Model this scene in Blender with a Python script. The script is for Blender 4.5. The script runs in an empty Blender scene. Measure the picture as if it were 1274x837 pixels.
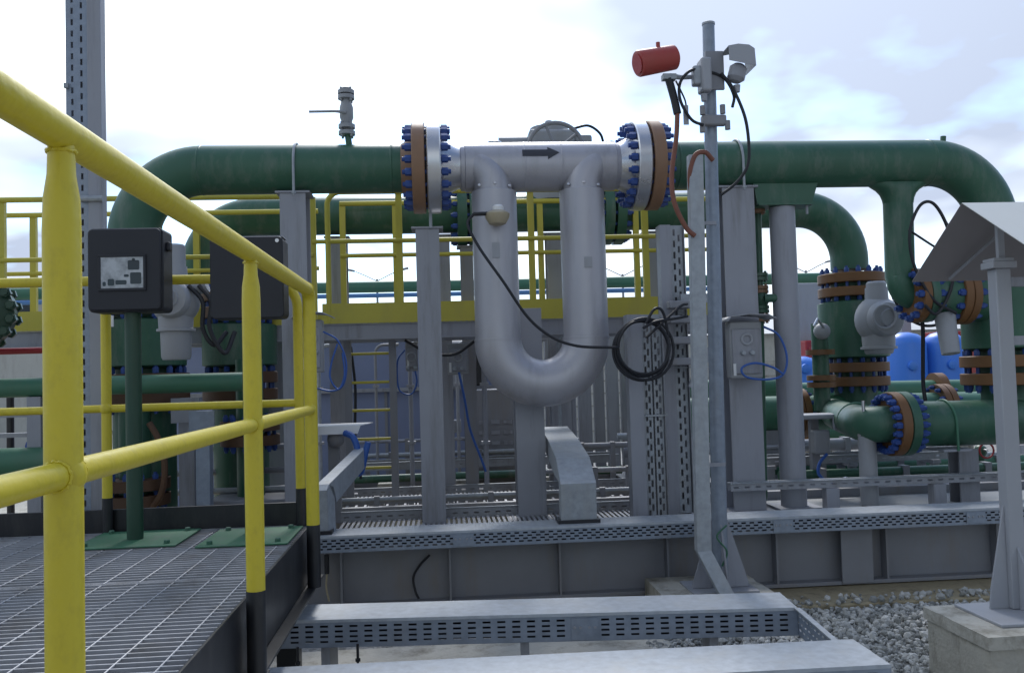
import bpy, math, random
from mathutils import Vector, Matrix, Quaternion, noise as mnoise
R = math.radians
PI = math.pi
random.seed(7)
scene = bpy.context.scene
C = scene.collection

# ------------------------------------------------------------------ camera
EYE = 1.40
cam_d = bpy.data.cameras.new('camera')
cam = bpy.data.objects.new('camera', cam_d)
C.objects.link(cam)
cam.location = (0, 0, EYE)
cam.rotation_euler = (Matrix.Rotation(R(-4.6), 3, 'Z') @ Matrix.Rotation(R(92.37), 3, 'X') @ Matrix.Rotation(R(-1.65), 3, 'Z')).to_euler()
cam_d.sensor_width = 36
cam_d.lens = 36 * 1100 / 1274
cam_d.clip_start = 0.05
cam_d.clip_end = 3000
scene.camera = cam

# ------------------------------------------------------------------ sky
SUN_EL, SUN_AZ = 46, 4      # degrees; azimuth clockwise from +Y (beyond the pipes)
world = bpy.data.worlds.new('World')
scene.world = world
world.use_nodes = True
nt = world.node_tree
nt.nodes.clear()
def N(tree, kind, **kw):
    n = tree.nodes.new(kind)
    for k, v in kw.items(): setattr(n, k, v)
    return n
wo = N(nt, 'ShaderNodeOutputWorld')
bg = N(nt, 'ShaderNodeBackground')
bg.inputs['Strength'].default_value = 0.10
sky = N(nt, 'ShaderNodeTexSky', sky_type='NISHITA', sun_disc=False)
sky.sun_elevation = R(SUN_EL)
sky.sun_rotation = R(SUN_AZ)
sky.air_density = 1.0
sky.dust_density = 0.6
tc = N(nt, 'ShaderNodeTexCoord')
sep = N(nt, 'ShaderNodeSeparateXYZ')
nt.links.new(tc.outputs['Generated'], sep.inputs[0])
zadd = N(nt, 'ShaderNodeMath', operation='ADD'); zadd.inputs[1].default_value = 0.22
zmax = N(nt, 'ShaderNodeMath', operation='MAXIMUM'); zmax.inputs[1].default_value = 0.05
nt.links.new(sep.outputs['Z'], zadd.inputs[0]); nt.links.new(zadd.outputs[0], zmax.inputs[0])
dx = N(nt, 'ShaderNodeMath', operation='DIVIDE'); dy = N(nt, 'ShaderNodeMath', operation='DIVIDE')
nt.links.new(sep.outputs['X'], dx.inputs[0]); nt.links.new(zmax.outputs[0], dx.inputs[1])
nt.links.new(sep.outputs['Y'], dy.inputs[0]); nt.links.new(zmax.outputs[0], dy.inputs[1])
comb = N(nt, 'ShaderNodeCombineXYZ')
nt.links.new(dx.outputs[0], comb.inputs[0]); nt.links.new(dy.outputs[0], comb.inputs[1])
comb.inputs[2].default_value = 3.7
n1 = N(nt, 'ShaderNodeTexNoise'); n1.inputs['Scale'].default_value = 1.15; n1.inputs['Detail'].default_value = 5; n1.inputs['Roughness'].default_value = 0.52
n2 = N(nt, 'ShaderNodeTexNoise'); n2.inputs['Scale'].default_value = 0.8; n2.inputs['Detail'].default_value = 4; n2.inputs['Roughness'].default_value = 0.5
mp = N(nt, 'ShaderNodeMapping'); mp.inputs['Location'].default_value = (4.3, 1.7, 2.0)
nt.links.new(comb.outputs[0], n1.inputs['Vector']); nt.links.new(comb.outputs[0], mp.inputs['Vector']); nt.links.new(mp.outputs[0], n2.inputs['Vector'])
r1 = N(nt, 'ShaderNodeValToRGB')            # cloud cover
r1.color_ramp.elements[0].position = 0.38; r1.color_ramp.elements[0].color = (0, 0, 0, 1)
r1.color_ramp.elements[1].position = 0.52; r1.color_ramp.elements[1].color = (1, 1, 1, 1)
r2 = N(nt, 'ShaderNodeValToRGB')            # cloud tone: sunlit white to grey belly
r2.color_ramp.elements[0].position = 0.36; r2.color_ramp.elements[0].color = (1, 1, 1, 1)
r2.color_ramp.elements[1].position = 0.54; r2.color_ramp.elements[1].color = (0, 0, 0, 1)
nt.links.new(n1.outputs['Fac'], r1.inputs[0]); nt.links.new(n2.outputs['Fac'], r2.inputs[0])
tone = N(nt, 'ShaderNodeMixRGB')
tone.inputs[1].default_value = (3.1, 3.55, 4.5, 1)
tone.inputs[2].default_value = (9.2, 10.1, 10.8, 1)
nt.links.new(r2.outputs[0], tone.inputs[0])
skyb = N(nt, 'ShaderNodeMixRGB', blend_type='MULTIPLY'); skyb.inputs[0].default_value = 1
skyb.inputs[2].default_value = (1.1, 1.3, 1.5, 1)
nt.links.new(sky.outputs[0], skyb.inputs[1])
mixs = N(nt, 'ShaderNodeMixRGB')
nt.links.new(r1.outputs[0], mixs.inputs[0]); nt.links.new(skyb.outputs[0], mixs.inputs[1]); nt.links.new(tone.outputs[0], mixs.inputs[2])
# thin cloud is brightest round the veiled sun and duller away from it
vd = N(nt, 'ShaderNodeVectorMath', operation='DOT_PRODUCT')
vd.inputs[1].default_value = (math.sin(R(SUN_AZ)) * math.cos(R(SUN_EL)), math.cos(R(SUN_AZ)) * math.cos(R(SUN_EL)), math.sin(R(SUN_EL)))
nt.links.new(tc.outputs['Generated'], vd.inputs[0])
gr = N(nt, 'ShaderNodeMapRange')
gr.inputs['From Min'].default_value = -0.5; gr.inputs['From Max'].default_value = 1.0
gr.inputs['To Min'].default_value = 0.0; gr.inputs['To Max'].default_value = 1.0
nt.links.new(vd.outputs['Value'], gr.inputs['Value'])
gp = N(nt, 'ShaderNodeMath', operation='POWER'); gp.inputs[1].default_value = 3.0
gm = N(nt, 'ShaderNodeMath', operation='MULTIPLY_ADD'); gm.inputs[1].default_value = 0.85; gm.inputs[2].default_value = 0.46
nt.links.new(gr.outputs[0], gp.inputs[0]); nt.links.new(gp.outputs[0], gm.inputs[0])
vs = N(nt, 'ShaderNodeVectorMath', operation='SCALE')
nt.links.new(mixs.outputs[0], vs.inputs[0]); nt.links.new(gm.outputs[0], vs.inputs['Scale'])
nt.links.new(vs.outputs[0], bg.inputs['Color'])
nt.links.new(bg.outputs[0], wo.inputs[0])

# ------------------------------------------------------------------ sun behind thin cloud
sd = bpy.data.lights.new('sun', 'SUN')
sd.energy = 1.3; sd.angle = R(12); sd.color = (1.0, 0.98, 0.95)
sun = bpy.data.objects.new('sun', sd)
C.objects.link(sun)
sdir = Vector((math.sin(R(SUN_AZ)) * math.cos(R(SUN_EL)), math.cos(R(SUN_AZ)) * math.cos(R(SUN_EL)), math.sin(R(SUN_EL))))
sun.rotation_euler = sdir.to_track_quat('Z', 'Y').to_euler()
sun.location = (0, 0, 20)

# ------------------------------------------------------------------ exposure
scene.view_settings.view_transform = 'Standard'
scene.view_settings.look = 'None'
scene.view_settings.gamma = 1
scene.view_settings.exposure = 1.05
scene.view_settings.use_curve_mapping = False

scene.cycles.max_bounces = 6
scene.cycles.diffuse_bounces = 3
scene.cycles.glossy_bounces = 3

# ------------------------------------------------------------------ materials
def mat(name, col, rough=0.5, metal=0.0, var=0.12, scale=3.0, bump=0.0, bscale=90, dirt=None, dirt_amt=0.4, dscale=5.0, coat=0.0, streak=0.25):
    m = bpy.data.materials.new(name); m.use_nodes = True
    t = m.node_tree; b = t.nodes['Principled BSDF']
    co = N(t, 'ShaderNodeTexCoord')
    geo = N(t, 'ShaderNodeNewGeometry')
    nz = N(t, 'ShaderNodeTexNoise'); nz.inputs['Scale'].default_value = scale; nz.inputs['Detail'].default_value = 4; nz.inputs['Roughness'].default_value = 0.6
    t.links.new(geo.outputs['Position'], nz.inputs['Vector'])
    mx = N(t, 'ShaderNodeMixRGB')
    mx.inputs[1].default_value = (*[c * (1 - var) for c in col], 1)
    mx.inputs[2].default_value = (*[min(1, c * (1 + var)) for c in col], 1)
    t.links.new(nz.outputs['Fac'], mx.inputs[0])
    out = mx.outputs[0]
    if dirt:
        nd = N(t, 'ShaderNodeTexNoise'); nd.inputs['Scale'].default_value = dscale; nd.inputs['Detail'].default_value = 5; nd.inputs['Roughness'].default_value = 0.7
        sm = N(t, 'ShaderNodeMapping'); sm.inputs['Scale'].default_value = (1, 1, streak)
        t.links.new(geo.outputs['Position'], sm.inputs['Vector']); t.links.new(sm.outputs[0], nd.inputs['Vector'])
        rp = N(t, 'ShaderNodeValToRGB'); rp.color_ramp.elements[0].position = 0.5; rp.color_ramp.elements[1].position = 0.72
        rp.color_ramp.elements[1].color = (dirt_amt,) * 3 + (1,)
        t.links.new(nd.outputs['Fac'], rp.inputs[0])
        m2 = N(t, 'ShaderNodeMixRGB'); m2.inputs[2].default_value = (*dirt, 1)
        t.links.new(rp.outputs[0], m2.inputs[0]); t.links.new(out, m2.inputs[1]); out = m2.outputs[0]
    t.links.new(out, b.inputs['Base Color'])
    mr = N(t, 'ShaderNodeMapRange'); mr.inputs['To Min'].default_value = max(0.02, rough - 0.1); mr.inputs['To Max'].default_value = min(1, rough + 0.12)
    t.links.new(nz.outputs['Fac'], mr.inputs['Value']); t.links.new(mr.outputs[0], b.inputs['Roughness'])
    b.inputs['Metallic'].default_value = metal
    b.inputs['Coat Weight'].default_value = coat
    if bump:
        nb = N(t, 'ShaderNodeTexNoise'); nb.inputs['Scale'].default_value = bscale; nb.inputs['Detail'].default_value = 1
        t.links.new(geo.outputs['Position'], nb.inputs['Vector'])
        bp = N(t, 'ShaderNodeBump'); bp.inputs['Strength'].default_value = bump; bp.inputs['Distance'].default_value = 0.01
        t.links.new(nb.outputs['Fac'], bp.inputs['Height']); t.links.new(bp.outputs[0], b.inputs['Normal'])
    return m

M = {}
M['green'] = mat('green_paint', (0.034, 0.108, 0.066), 0.44, var=0.3, dirt=(0.17, 0.19, 0.165), dirt_amt=0.55, dscale=7)
M['green_pale'] = mat('weathered_green_paint', (0.045, 0.15, 0.09), 0.5, var=0.2, dirt=(0.12, 0.14, 0.11), dirt_amt=0.3)
M['green_plate'] = mat('green_plate_paint', (0.03, 0.13, 0.065), 0.5, var=0.25, dirt=(0.1, 0.12, 0.1), dirt_amt=0.6, dscale=14)
M['yellow'] = mat('yellow_paint', (0.60, 0.485, 0.03), 0.4, var=0.08, bump=0.12, bscale=55, dirt=(0.26, 0.19, 0.04), dirt_amt=0.22, dscale=40, streak=0.5)
M['yellow_far'] = mat('yellow_paint_dusty', (0.50, 0.435, 0.055), 0.5, var=0.1, dirt=(0.3, 0.24, 0.1), dirt_amt=0.3)
M['black'] = mat('black_paint', (0.012, 0.013, 0.016), 0.4, var=0.2, dirt=(0.07, 0.065, 0.06), dirt_amt=0.35, dscale=12)
M['black_plastic'] = mat('black_plastic', (0.011, 0.012, 0.018), 0.5, var=0.15, bump=0.06, bscale=300)
M['rubber'] = mat('black_rubber', (0.012, 0.013, 0.018), 0.5, var=0.1, bump=0)
M['grey'] = mat('grey_steel_paint', (0.29, 0.298, 0.335), 0.52, var=0.14, dirt=(0.13, 0.12, 0.11), dirt_amt=0.55, dscale=9, streak=0.1)
M['grey_dark'] = mat('dark_grey_steel_paint', (0.235, 0.24, 0.265), 0.55, var=0.2, dirt=(0.24, 0.21, 0.18), dirt_amt=0.6, dscale=6, streak=0.2)
M['grey_light'] = mat('light_grey_paint', (0.33, 0.34, 0.37), 0.5, var=0.08, dirt=(0.25, 0.24, 0.22), dirt_amt=0.35)
M['deck'] = mat('grey_deck_paint', (0.22, 0.23, 0.24), 0.55, var=0.18, dirt=(0.36, 0.35, 0.33), dirt_amt=0.6, dscale=3)
M['galv'] = mat('galvanised_steel', (0.34, 0.365, 0.395), 0.58, metal=0.3, var=0.38, scale=24, dirt=(0.36, 0.36, 0.35), dirt_amt=0.6, dscale=9)
M['galv_blue'] = mat('galvanised_side_plate', (0.25, 0.29, 0.355), 0.5, metal=0.4, var=0.35, scale=20, dirt=(0.28, 0.28, 0.28), dirt_amt=0.5)
M['galv_dull'] = mat('dull_galvanised_steel', (0.32, 0.33, 0.36), 0.55, metal=0.3, var=0.25, scale=10, dirt=(0.17, 0.15, 0.13), dirt_amt=0.6)
M['silver'] = mat('aluminium_paint', (0.42, 0.415, 0.45), 0.42, metal=0.4, var=0.1, scale=4, bump=0.04, bscale=240, dirt=(0.25, 0.245, 0.25), dirt_amt=0.5, dscale=8, streak=0.15)
M['steel'] = mat('machined_steel', (0.56, 0.56, 0.58), 0.28, metal=0.9, var=0.08, scale=8, bump=0)
M['flange'] = mat('brown_primer_flange', (0.25, 0.14, 0.08), 0.55, var=0.2, scale=9, dirt=(0.22, 0.17, 0.13), dirt_amt=0.5)
M['flange_orange'] = mat('orange_primer_flange', (0.17, 0.078, 0.026), 0.55, var=0.2, scale=9, dirt=(0.14, 0.08, 0.05), dirt_amt=0.5)
M['stud'] = mat('blue_coated_stud', (0.022, 0.062, 0.24), 0.45, var=0.25, scale=30, bump=0)
M['gasket'] = mat('dark_gasket', (0.02, 0.02, 0.025), 0.7, bump=0)
M['valve_grey'] = mat('grey_valve_casting', (0.30, 0.31, 0.33), 0.5, var=0.12, bump=0.1, bscale=120, dirt=(0.2, 0.19, 0.18), dirt_amt=0.4)
M['brass'] = mat('tarnished_tan_cast', (0.42, 0.36, 0.25), 0.45, metal=0.3, var=0.1, bump=0.05)
M['white'] = mat('white_paint', (0.72, 0.72, 0.72), 0.5, var=0.05, dirt=(0.45, 0.42, 0.38), dirt_amt=0.3)
M['red'] = mat('red_housing_paint', (0.36, 0.05, 0.04), 0.45, var=0.15, dirt=(0.25, 0.1, 0.08), dirt_amt=0.3)
M['red_dark'] = mat('dark_red_paint', (0.33, 0.02, 0.025), 0.5, var=0.2)
M['orange_flex'] = mat('orange_brown_flex', (0.19, 0.07, 0.045), 0.6, var=0.25, scale=30)
M['blue_cable'] = mat('blue_cable', (0.03, 0.10, 0.36), 0.45, var=0.1, bump=0)
M['blue_tank'] = mat('blue_tank_paint', (0.05, 0.20, 0.70), 0.4, var=0.08, dirt=(0.10, 0.22, 0.5), dirt_amt=0.3)
M['blue_wall'] = mat('blue_grey_cladding', (0.21, 0.25, 0.40), 0.55, var=0.12, scale=2, dirt=(0.2, 0.2, 0.28), dirt_amt=0.5, dscale=3)
M['blue_pipe'] = mat('blue_pipe_paint', (0.08, 0.2, 0.42), 0.5)
M['concrete'] = mat('concrete', (0.38, 0.36, 0.31), 0.85, var=0.25, scale=7, bump=0.5, bscale=60, dirt=(0.12, 0.11, 0.08), dirt_amt=0.85, dscale=6, streak=0.4)
M['concrete_tan'] = mat('stained_tan_concrete', (0.36, 0.30, 0.19), 0.85, var=0.3, scale=5, bump=0.5, bscale=50, dirt=(0.10, 0.085, 0.06), dirt_amt=0.8, dscale=5, streak=1.0)
M['concrete_white'] = mat('pale_concrete', (0.42, 0.40, 0.35), 0.85, var=0.25, scale=7, bump=0.4, bscale=60, dirt=(0.15, 0.135, 0.10), dirt_amt=0.85, dscale=5, streak=1.0)
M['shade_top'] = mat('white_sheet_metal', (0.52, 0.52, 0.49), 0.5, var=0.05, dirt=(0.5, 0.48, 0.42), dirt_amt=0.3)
M['glass'] = mat('dark_glass', (0.02, 0.025, 0.03), 0.08, var=0.1, bump=0)
M['print'] = mat('dark_print', (0.035, 0.037, 0.05), 0.6, var=0.1, bump=0)
M['flange_dark'] = mat('shaded_brown_flange', (0.10, 0.05, 0.025), 0.6, var=0.3, scale=9)  # flange brown darkened: shade round the left valves is put into the colour
M['shade_under'] = mat('shaded_sheet_metal', (0.22, 0.205, 0.21), 0.6, var=0.08)  # shade under the sunshade roof is put into this darker sheet colour
M['green_dark'] = mat('dark_green_paint', (0.012, 0.05, 0.028), 0.42, var=0.2, dirt=(0.06, 0.08, 0.06), dirt_amt=0.25)
M['roof'] = mat('pale_roof_sheet', (0.5, 0.5, 0.5), 0.6, var=0.1)
M['wall_far'] = mat('pale_block_wall', (0.50, 0.49, 0.45), 0.85, var=0.15, scale=2, dirt=(0.3, 0.28, 0.24), dirt_amt=0.5)

def gravel_mat(name, cols, sc):
    m = bpy.data.materials.new(name); m.use_nodes = True
    t = m.node_tree; b = t.nodes['Principled BSDF']
    g = N(t, 'ShaderNodeNewGeometry')
    v = N(t, 'ShaderNodeTexVoronoi'); v.inputs['Scale'].default_value = sc
    t.links.new(g.outputs['Position'], v.inputs['Vector'])
    sp = N(t, 'ShaderNodeSeparateColor'); t.links.new(v.outputs['Color'], sp.inputs[0])
    rp = N(t, 'ShaderNodeValToRGB')
    for i, c in enumerate(cols):
        e = rp.color_ramp.elements[i] if i < 2 else rp.color_ramp.elements.new(0.5)
        e.color = (*c, 1)
    for i, e in enumerate(rp.color_ramp.elements): e.position = i / (len(cols) - 1)
    t.links.new(sp.outputs[0], rp.inputs[0])
    t.links.new(rp.outputs[0], b.inputs['Base Color'])
    b.inputs['Roughness'].default_value = 0.9
    bp = N(t, 'ShaderNodeBump'); bp.inputs['Strength'].default_value = 0.8; bp.inputs['Distance'].default_value = 0.02; bp.invert = True
    t.links.new(v.outputs['Distance'], bp.inputs['Height']); t.links.new(bp.outputs[0], b.inputs['Normal'])
    return m
M['gravel_ground'] = gravel_mat('gravel_ground', [(0.13, 0.13, 0.12), (0.24, 0.24, 0.23), (0.36, 0.35, 0.33)], 38)
def stone_mat():
    m = bpy.data.materials.new('crushed_stone'); m.use_nodes = True
    t = m.node_tree; b = t.nodes['Principled BSDF']
    g = N(t, 'ShaderNodeNewGeometry')
    rp = N(t, 'ShaderNodeValToRGB')
    rp.color_ramp.elements[0].color = (0.17, 0.175, 0.165, 1); rp.color_ramp.elements[1].color = (0.56, 0.55, 0.52, 1)
    t.links.new(g.outputs['Random Per Island'], rp.inputs[0])
    t.links.new(rp.outputs[0], b.inputs['Base Color']); b.inputs['Roughness'].default_value = 0.85
    return m
M['stone'] = stone_mat()
def display_mat():
    m = bpy.data.materials.new('display_window_reflections'); m.use_nodes = True
    t = m.node_tree; b = t.nodes['Principled BSDF']
    g = N(t, 'ShaderNodeNewGeometry')
    nz = N(t, 'ShaderNodeTexNoise'); nz.inputs['Scale'].default_value = 14; nz.inputs['Detail'].default_value = 6; nz.inputs['Roughness'].default_value = 0.65
    t.links.new(g.outputs['Position'], nz.inputs['Vector'])
    rp = N(t, 'ShaderNodeValToRGB')  # noise tones imitate light and dark reflections in the window
    rp.color_ramp.elements[0].position = 0.30; rp.color_ramp.elements[0].color = (0.16, 0.17, 0.18, 1)
    rp.color_ramp.elements[1].position = 0.58; rp.color_ramp.elements[1].color = (0.45, 0.47, 0.49, 1)
    t.links.new(nz.outputs['Fac'], rp.inputs[0]); t.links.new(rp.outputs[0], b.inputs['Base Color'])
    b.inputs['Roughness'].default_value = 0.25
    return m
M['display'] = display_mat()

# ------------------------------------------------------------------ geometry helpers
def V(*a): return Vector(a)
class MB:
    def __init__(s): s.v = []; s.f = []
    def add(s, vs, fs):
        o = len(s.v); s.v += [tuple(p) for p in vs]; s.f += [tuple(i + o for i in f) for f in fs]; return s
    def box(s, x0, x1, y0, y1, z0, z1):
        return s.add([(x0,y0,z0),(x1,y0,z0),(x1,y1,z0),(x0,y1,z0),(x0,y0,z1),(x1,y0,z1),(x1,y1,z1),(x0,y1,z1)],
                     [(0,3,2,1),(4,5,6,7),(0,1,5,4),(1,2,6,5),(2,3,7,6),(3,0,4,7)])
    def obox(s, c, size, rot):                       # rot: Matrix/Euler 3x3
        c = Vector(c); h = Vector(size) / 2; pts = []
        for z in (-1, 1):
            for x, y in ((-1,-1),(1,-1),(1,1),(-1,1)):
                pts.append(c + rot @ Vector((x*h.x, y*h.y, z*h.z)))
        return s.add(pts, [(0,3,2,1),(4,5,6,7),(0,1,5,4),(1,2,6,5),(2,3,7,6),(3,0,4,7)])
    def lathe(s, o, ax, prof, n=24, caps=True):      # prof: (distance along axis, radius)
        o = Vector(o); ax = Vector(ax).normalized(); u = ax.orthogonal().normalized(); w = ax.cross(u)
        b = len(s.v)
        for t, r in prof:
            for k in range(n):
                a = 2*PI*k/n
                s.v.append(tuple(o + ax*t + (u*math.cos(a) + w*math.sin(a))*r))
        for i in range(len(prof)-1):
            for k in range(n):
                k2 = (k+1) % n
                s.f.append((b+i*n+k, b+i*n+k2, b+(i+1)*n+k2, b+(i+1)*n+k))
        if caps:
            s.f.append(tuple(b+k for k in reversed(range(n))))
            s.f.append(tuple(b+(len(prof)-1)*n+k for k in range(n)))
        return s
    def cyl(s, p0, p1, r0, r1=None, n=20):
        p0 = Vector(p0); p1 = Vector(p1); d = p1 - p0
        return s.lathe(p0, d, [(0, r0), (d.length, r0 if r1 is None else r1)], n)
    def tube(s, pts, r, n=12, closed=False, caps=True):
        pts = [Vector(p) for p in pts]; m = len(pts)
        rad = r if isinstance(r, (list, tuple)) else [r]*m
        T = []
        for i in range(m):
            if closed: d = pts[(i+1) % m] - pts[i-1]
            else: d = pts[min(i+1, m-1)] - pts[max(i-1, 0)]
            T.append(d.normalized())
        u = T[0].orthogonal().normalized(); b = len(s.v)
        for i in range(m):
            if i: u = (T[i-1].rotation_difference(T[i]) @ u).normalized()
            u = (u - T[i]*u.dot(T[i])).normalized(); w = T[i].cross(u)
            k0 = 1.0
            for k in range(n):
                a = 2*PI*k/n
                s.v.append(tuple(pts[i] + (u*math.cos(a) + w*math.sin(a))*rad[i]))
        for i in range(m if closed else m-1):
            j = (i+1) % m
            for k in range(n):
                k2 = (k+1) % n
                s.f.append((b+i*n+k, b+i*n+k2, b+j*n+k2, b+j*n+k))
        if caps and not closed:
            s.f.append(tuple(b+k for k in reversed(range(n)))); s.f.append(tuple(b+(m-1)*n+k for k in range(n)))
        return s
    def sphere(s, c, r, n=16, m=10, sx=1, sy=1, sz=1):
        c = Vector(c); b = len(s.v)
        for i in range(1, m):
            t = PI*i/m
            for k in range(n):
                a = 2*PI*k/n
                s.v.append((c.x+r*sx*math.sin(t)*math.cos(a), c.y+r*sy*math.sin(t)*math.sin(a), c.z+r*sz*math.cos(t)))
        top = len(s.v); s.v.append((c.x, c.y, c.z+r*sz)); s.v.append((c.x, c.y, c.z-r*sz))
        for i in range(m-2):
            for k in range(n):
                k2 = (k+1) % n
                s.f.append((b+i*n+k, b+(i+1)*n+k, b+(i+1)*n+k2, b+i*n+k2))
        for k in range(n):
            k2 = (k+1) % n
            s.f.append((top, b+k, b+k2)); s.f.append((top+1, b+(m-2)*n+k2, b+(m-2)*n+k))
        return s
    def prism(s, poly, d):                            # poly: 3-D points, extruded by vector d
        n = len(poly); d = Vector(d); a = [Vector(p) for p in poly]
        return s.add(a + [p + d for p in a], [tuple(reversed(range(n))), tuple(range(n, 2*n))] + [(i, (i+1) % n, n+(i+1) % n, n+i) for i in range(n)])
    def perf(s, o, u, v, L, H, rows=3, pitch=0.05, sl=0.028, sh=0.009, margin=0.012, stagger=True):
        o = Vector(o); u = Vector(u).normalized(); v = Vector(v).normalized()
        def q(a0, a1, b0, b1):
            s.add([o+u*a0+v*b0, o+u*a1+v*b0, o+u*a1+v*b1, o+u*a0+v*b1], [(0,1,2,3)])
        step = (H - 2*margin) / max(rows, 1)
        y = 0
        for r in range(rows):
            c = margin + step*(r+0.5); q(0, L, y, c - sh/2)
            off = (pitch/2 if (stagger and r % 2) else 0) + (pitch-sl)/2
            x = 0; p = off
            while p + sl < L:
                q(x, p, c-sh/2, c+sh/2); x = p + sl; p += pitch
            q(x, L, c-sh/2, c+sh/2); y = c + sh/2
        q(0, L, y, H)
        return s
    def build(s, name, m, parent=None, bevel=0, solid=0, smooth=35, kind=None):
        me = bpy.data.meshes.new(name)
        o3 = ORG.get(parent.name, Vector((0,0,0))) if parent else Vector((0,0,0))
        me.from_pydata([(x-o3.x, y-o3.y, z-o3.z) for x, y, z in s.v], [], s.f)
        me.materials.append(M[m]); me.update()
        if smooth:
            me.shade_smooth(); me.set_sharp_from_angle(angle=R(smooth))
        o = bpy.data.objects.new(name, me); C.objects.link(o)
        if parent: o.parent = parent
        ORG[o.name] = o3.copy()
        if bevel:
            b = o.modifiers.new('bevel', 'BEVEL'); b.width = bevel; b.segments = 2; b.limit_method = 'ANGLE'; b.angle_limit = R(50)
        if solid:
            b = o.modifiers.new('solid', 'SOLIDIFY'); b.thickness = solid; b.offset = 0
        if kind: o['kind'] = kind
        return o
ORG = {}
def tag(o, label, cat, group=None):
    o['label'] = label; o['category'] = cat
    if group: o['group'] = group
    return o
def thing(name, label, cat, loc, group=None):
    o = bpy.data.objects.new(name, None); C.objects.link(o); o.location = loc; o.empty_display_size = 0.1
    ORG[o.name] = Vector(loc)
    return tag(o, label, cat, group)
def struct(o): o['kind'] = 'structure'; return o
def arc(c, u, v, r, a0, a1, n=14):
    c = Vector(c); u = Vector(u); v = Vector(v)
    return [c + u*(r*math.cos(a0+(a1-a0)*i/n)) + v*(r*math.sin(a0+(a1-a0)*i/n)) for i in range(n+1)]
def spline(pts, k=8):
    P = [Vector(p) for p in pts]; P = [P[0]*2-P[1]] + P + [P[-1]*2-P[-2]]; out = []
    for i in range(1, len(P)-2):
        a, b, c, d = P[i-1], P[i], P[i+1], P[i+2]
        for j in range(k):
            t = j/k
            out.append(0.5*((2*b)+(c-a)*t+(2*a-5*b+4*c-d)*t*t+(3*b-a-3*c+d)*t**3))
    out.append(P[-2]); return out
STUD = {}
def studs(parent, c, ax, rb, n, grip, r=0.018, m='stud', phase=0.5, length=0.045):
    """n stud bolts with a nut at each end round a bolt circle; one shared mesh"""
    key = (round(grip,3), r, m, length)
    if key not in STUD:
        b = MB(); h = grip/2
        b.lathe((0,0,-h-length*0.3), (0,0,1), [(-length*0.7, r*0.6), (2*h+length*1.3, r*0.6)], 8)
        b.lathe((0,0,h), (0,0,1), [(0.001, r), (length*0.62, r), (length*0.72, r*0.85)], 6)
        b.lathe((0,0,-h), (0,0,-1), [(0.001, r), (length*0.62, r), (length*0.72, r*0.85)], 6)
        me = bpy.data.meshes.new('stud_bolt'); me.from_pydata(b.v, [], b.f); me.materials.append(M[m]); me.update()
        me.shade_smooth(); me.set_sharp_from_angle(angle=R(35)); STUD[key] = me
    ax = Vector(ax).normalized(); u = ax.orthogonal().normalized(); w = ax.cross(u); q = ax.to_track_quat('Z', 'Y')
    for k in range(n):
        a = 2*PI*(k+phase)/n
        o = bpy.data.objects.new('stud_bolt', STUD[key]); C.objects.link(o); o.parent = parent
        o.rotation_mode = 'QUATERNION'; o.rotation_quaternion = q
        o.location = Vector(c) + (u*math.cos(a)+w*math.sin(a))*rb - ORG[parent.name]
def flange(parent, c, ax, rp, rf, t, m, name='flange', hub=0.0, n=40):
    """ring centred on c, thickness t; a weld-neck hub of length hub on the -ax side"""
    prof = []
    if hub: prof += [(-t/2-hub, rp), (-t/2-hub*0.3, rp*1.16), (-t/2, rp*1.24)]
    else: prof += [(-t/2, rp)]
    prof += [(-t/2+0.0005, rf-0.006), (-t/2+0.006, rf), (t/2-0.006, rf), (t/2, rf-0.006)]
    return MB().lathe(c, ax, prof, n).build(name, m, parent)
def ibeam_v(b, x, y, z0, z1, w=0.19, d=0.19, tf=0.013, tw=0.009, turn=False):
    """upright H section; flanges face +-Y unless turned"""
    if turn:
        b.box(x-w/2, x-w/2+tf, y-d/2, y+d/2, z0, z1); b.box(x+w/2-tf, x+w/2, y-d/2, y+d/2, z0, z1)
        b.box(x-w/2+tf, x+w/2-tf, y-tw/2, y+tw/2, z0, z1)
    else:
        b.box(x-w/2, x+w/2, y-d/2, y-d/2+tf, z0, z1); b.box(x-w/2, x+w/2, y+d/2-tf, y+d/2, z0, z1)
        b.box(x-tw/2, x+tw/2, y-d/2+tf, y+d/2-tf, z0, z1)
    return b

# ================================================================== SETTING
g = MB(); g.add([(-1500,-1500,0),(1500,-1500,0),(1500,1500,0),(-1500,1500,0)], [(0,1,2,3)])
struct(g.build('ground', 'gravel_ground', smooth=0))
struct(MB().box(-3.2, 6.5, 4.93, 10.2, -0.05, 0.035).build('concrete_pad', 'concrete_tan', bevel=0.01))
struct(MB().box(-1.35, 1.12, 2.2, 4.62, -0.05, 0.022).build('concrete_slab', 'concrete_white', bevel=0.012))
struct(MB().box(-9, -2.4, 4.0, 30, -0.05, 0.012).build('yard_paving', 'concrete', smooth=0))
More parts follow.
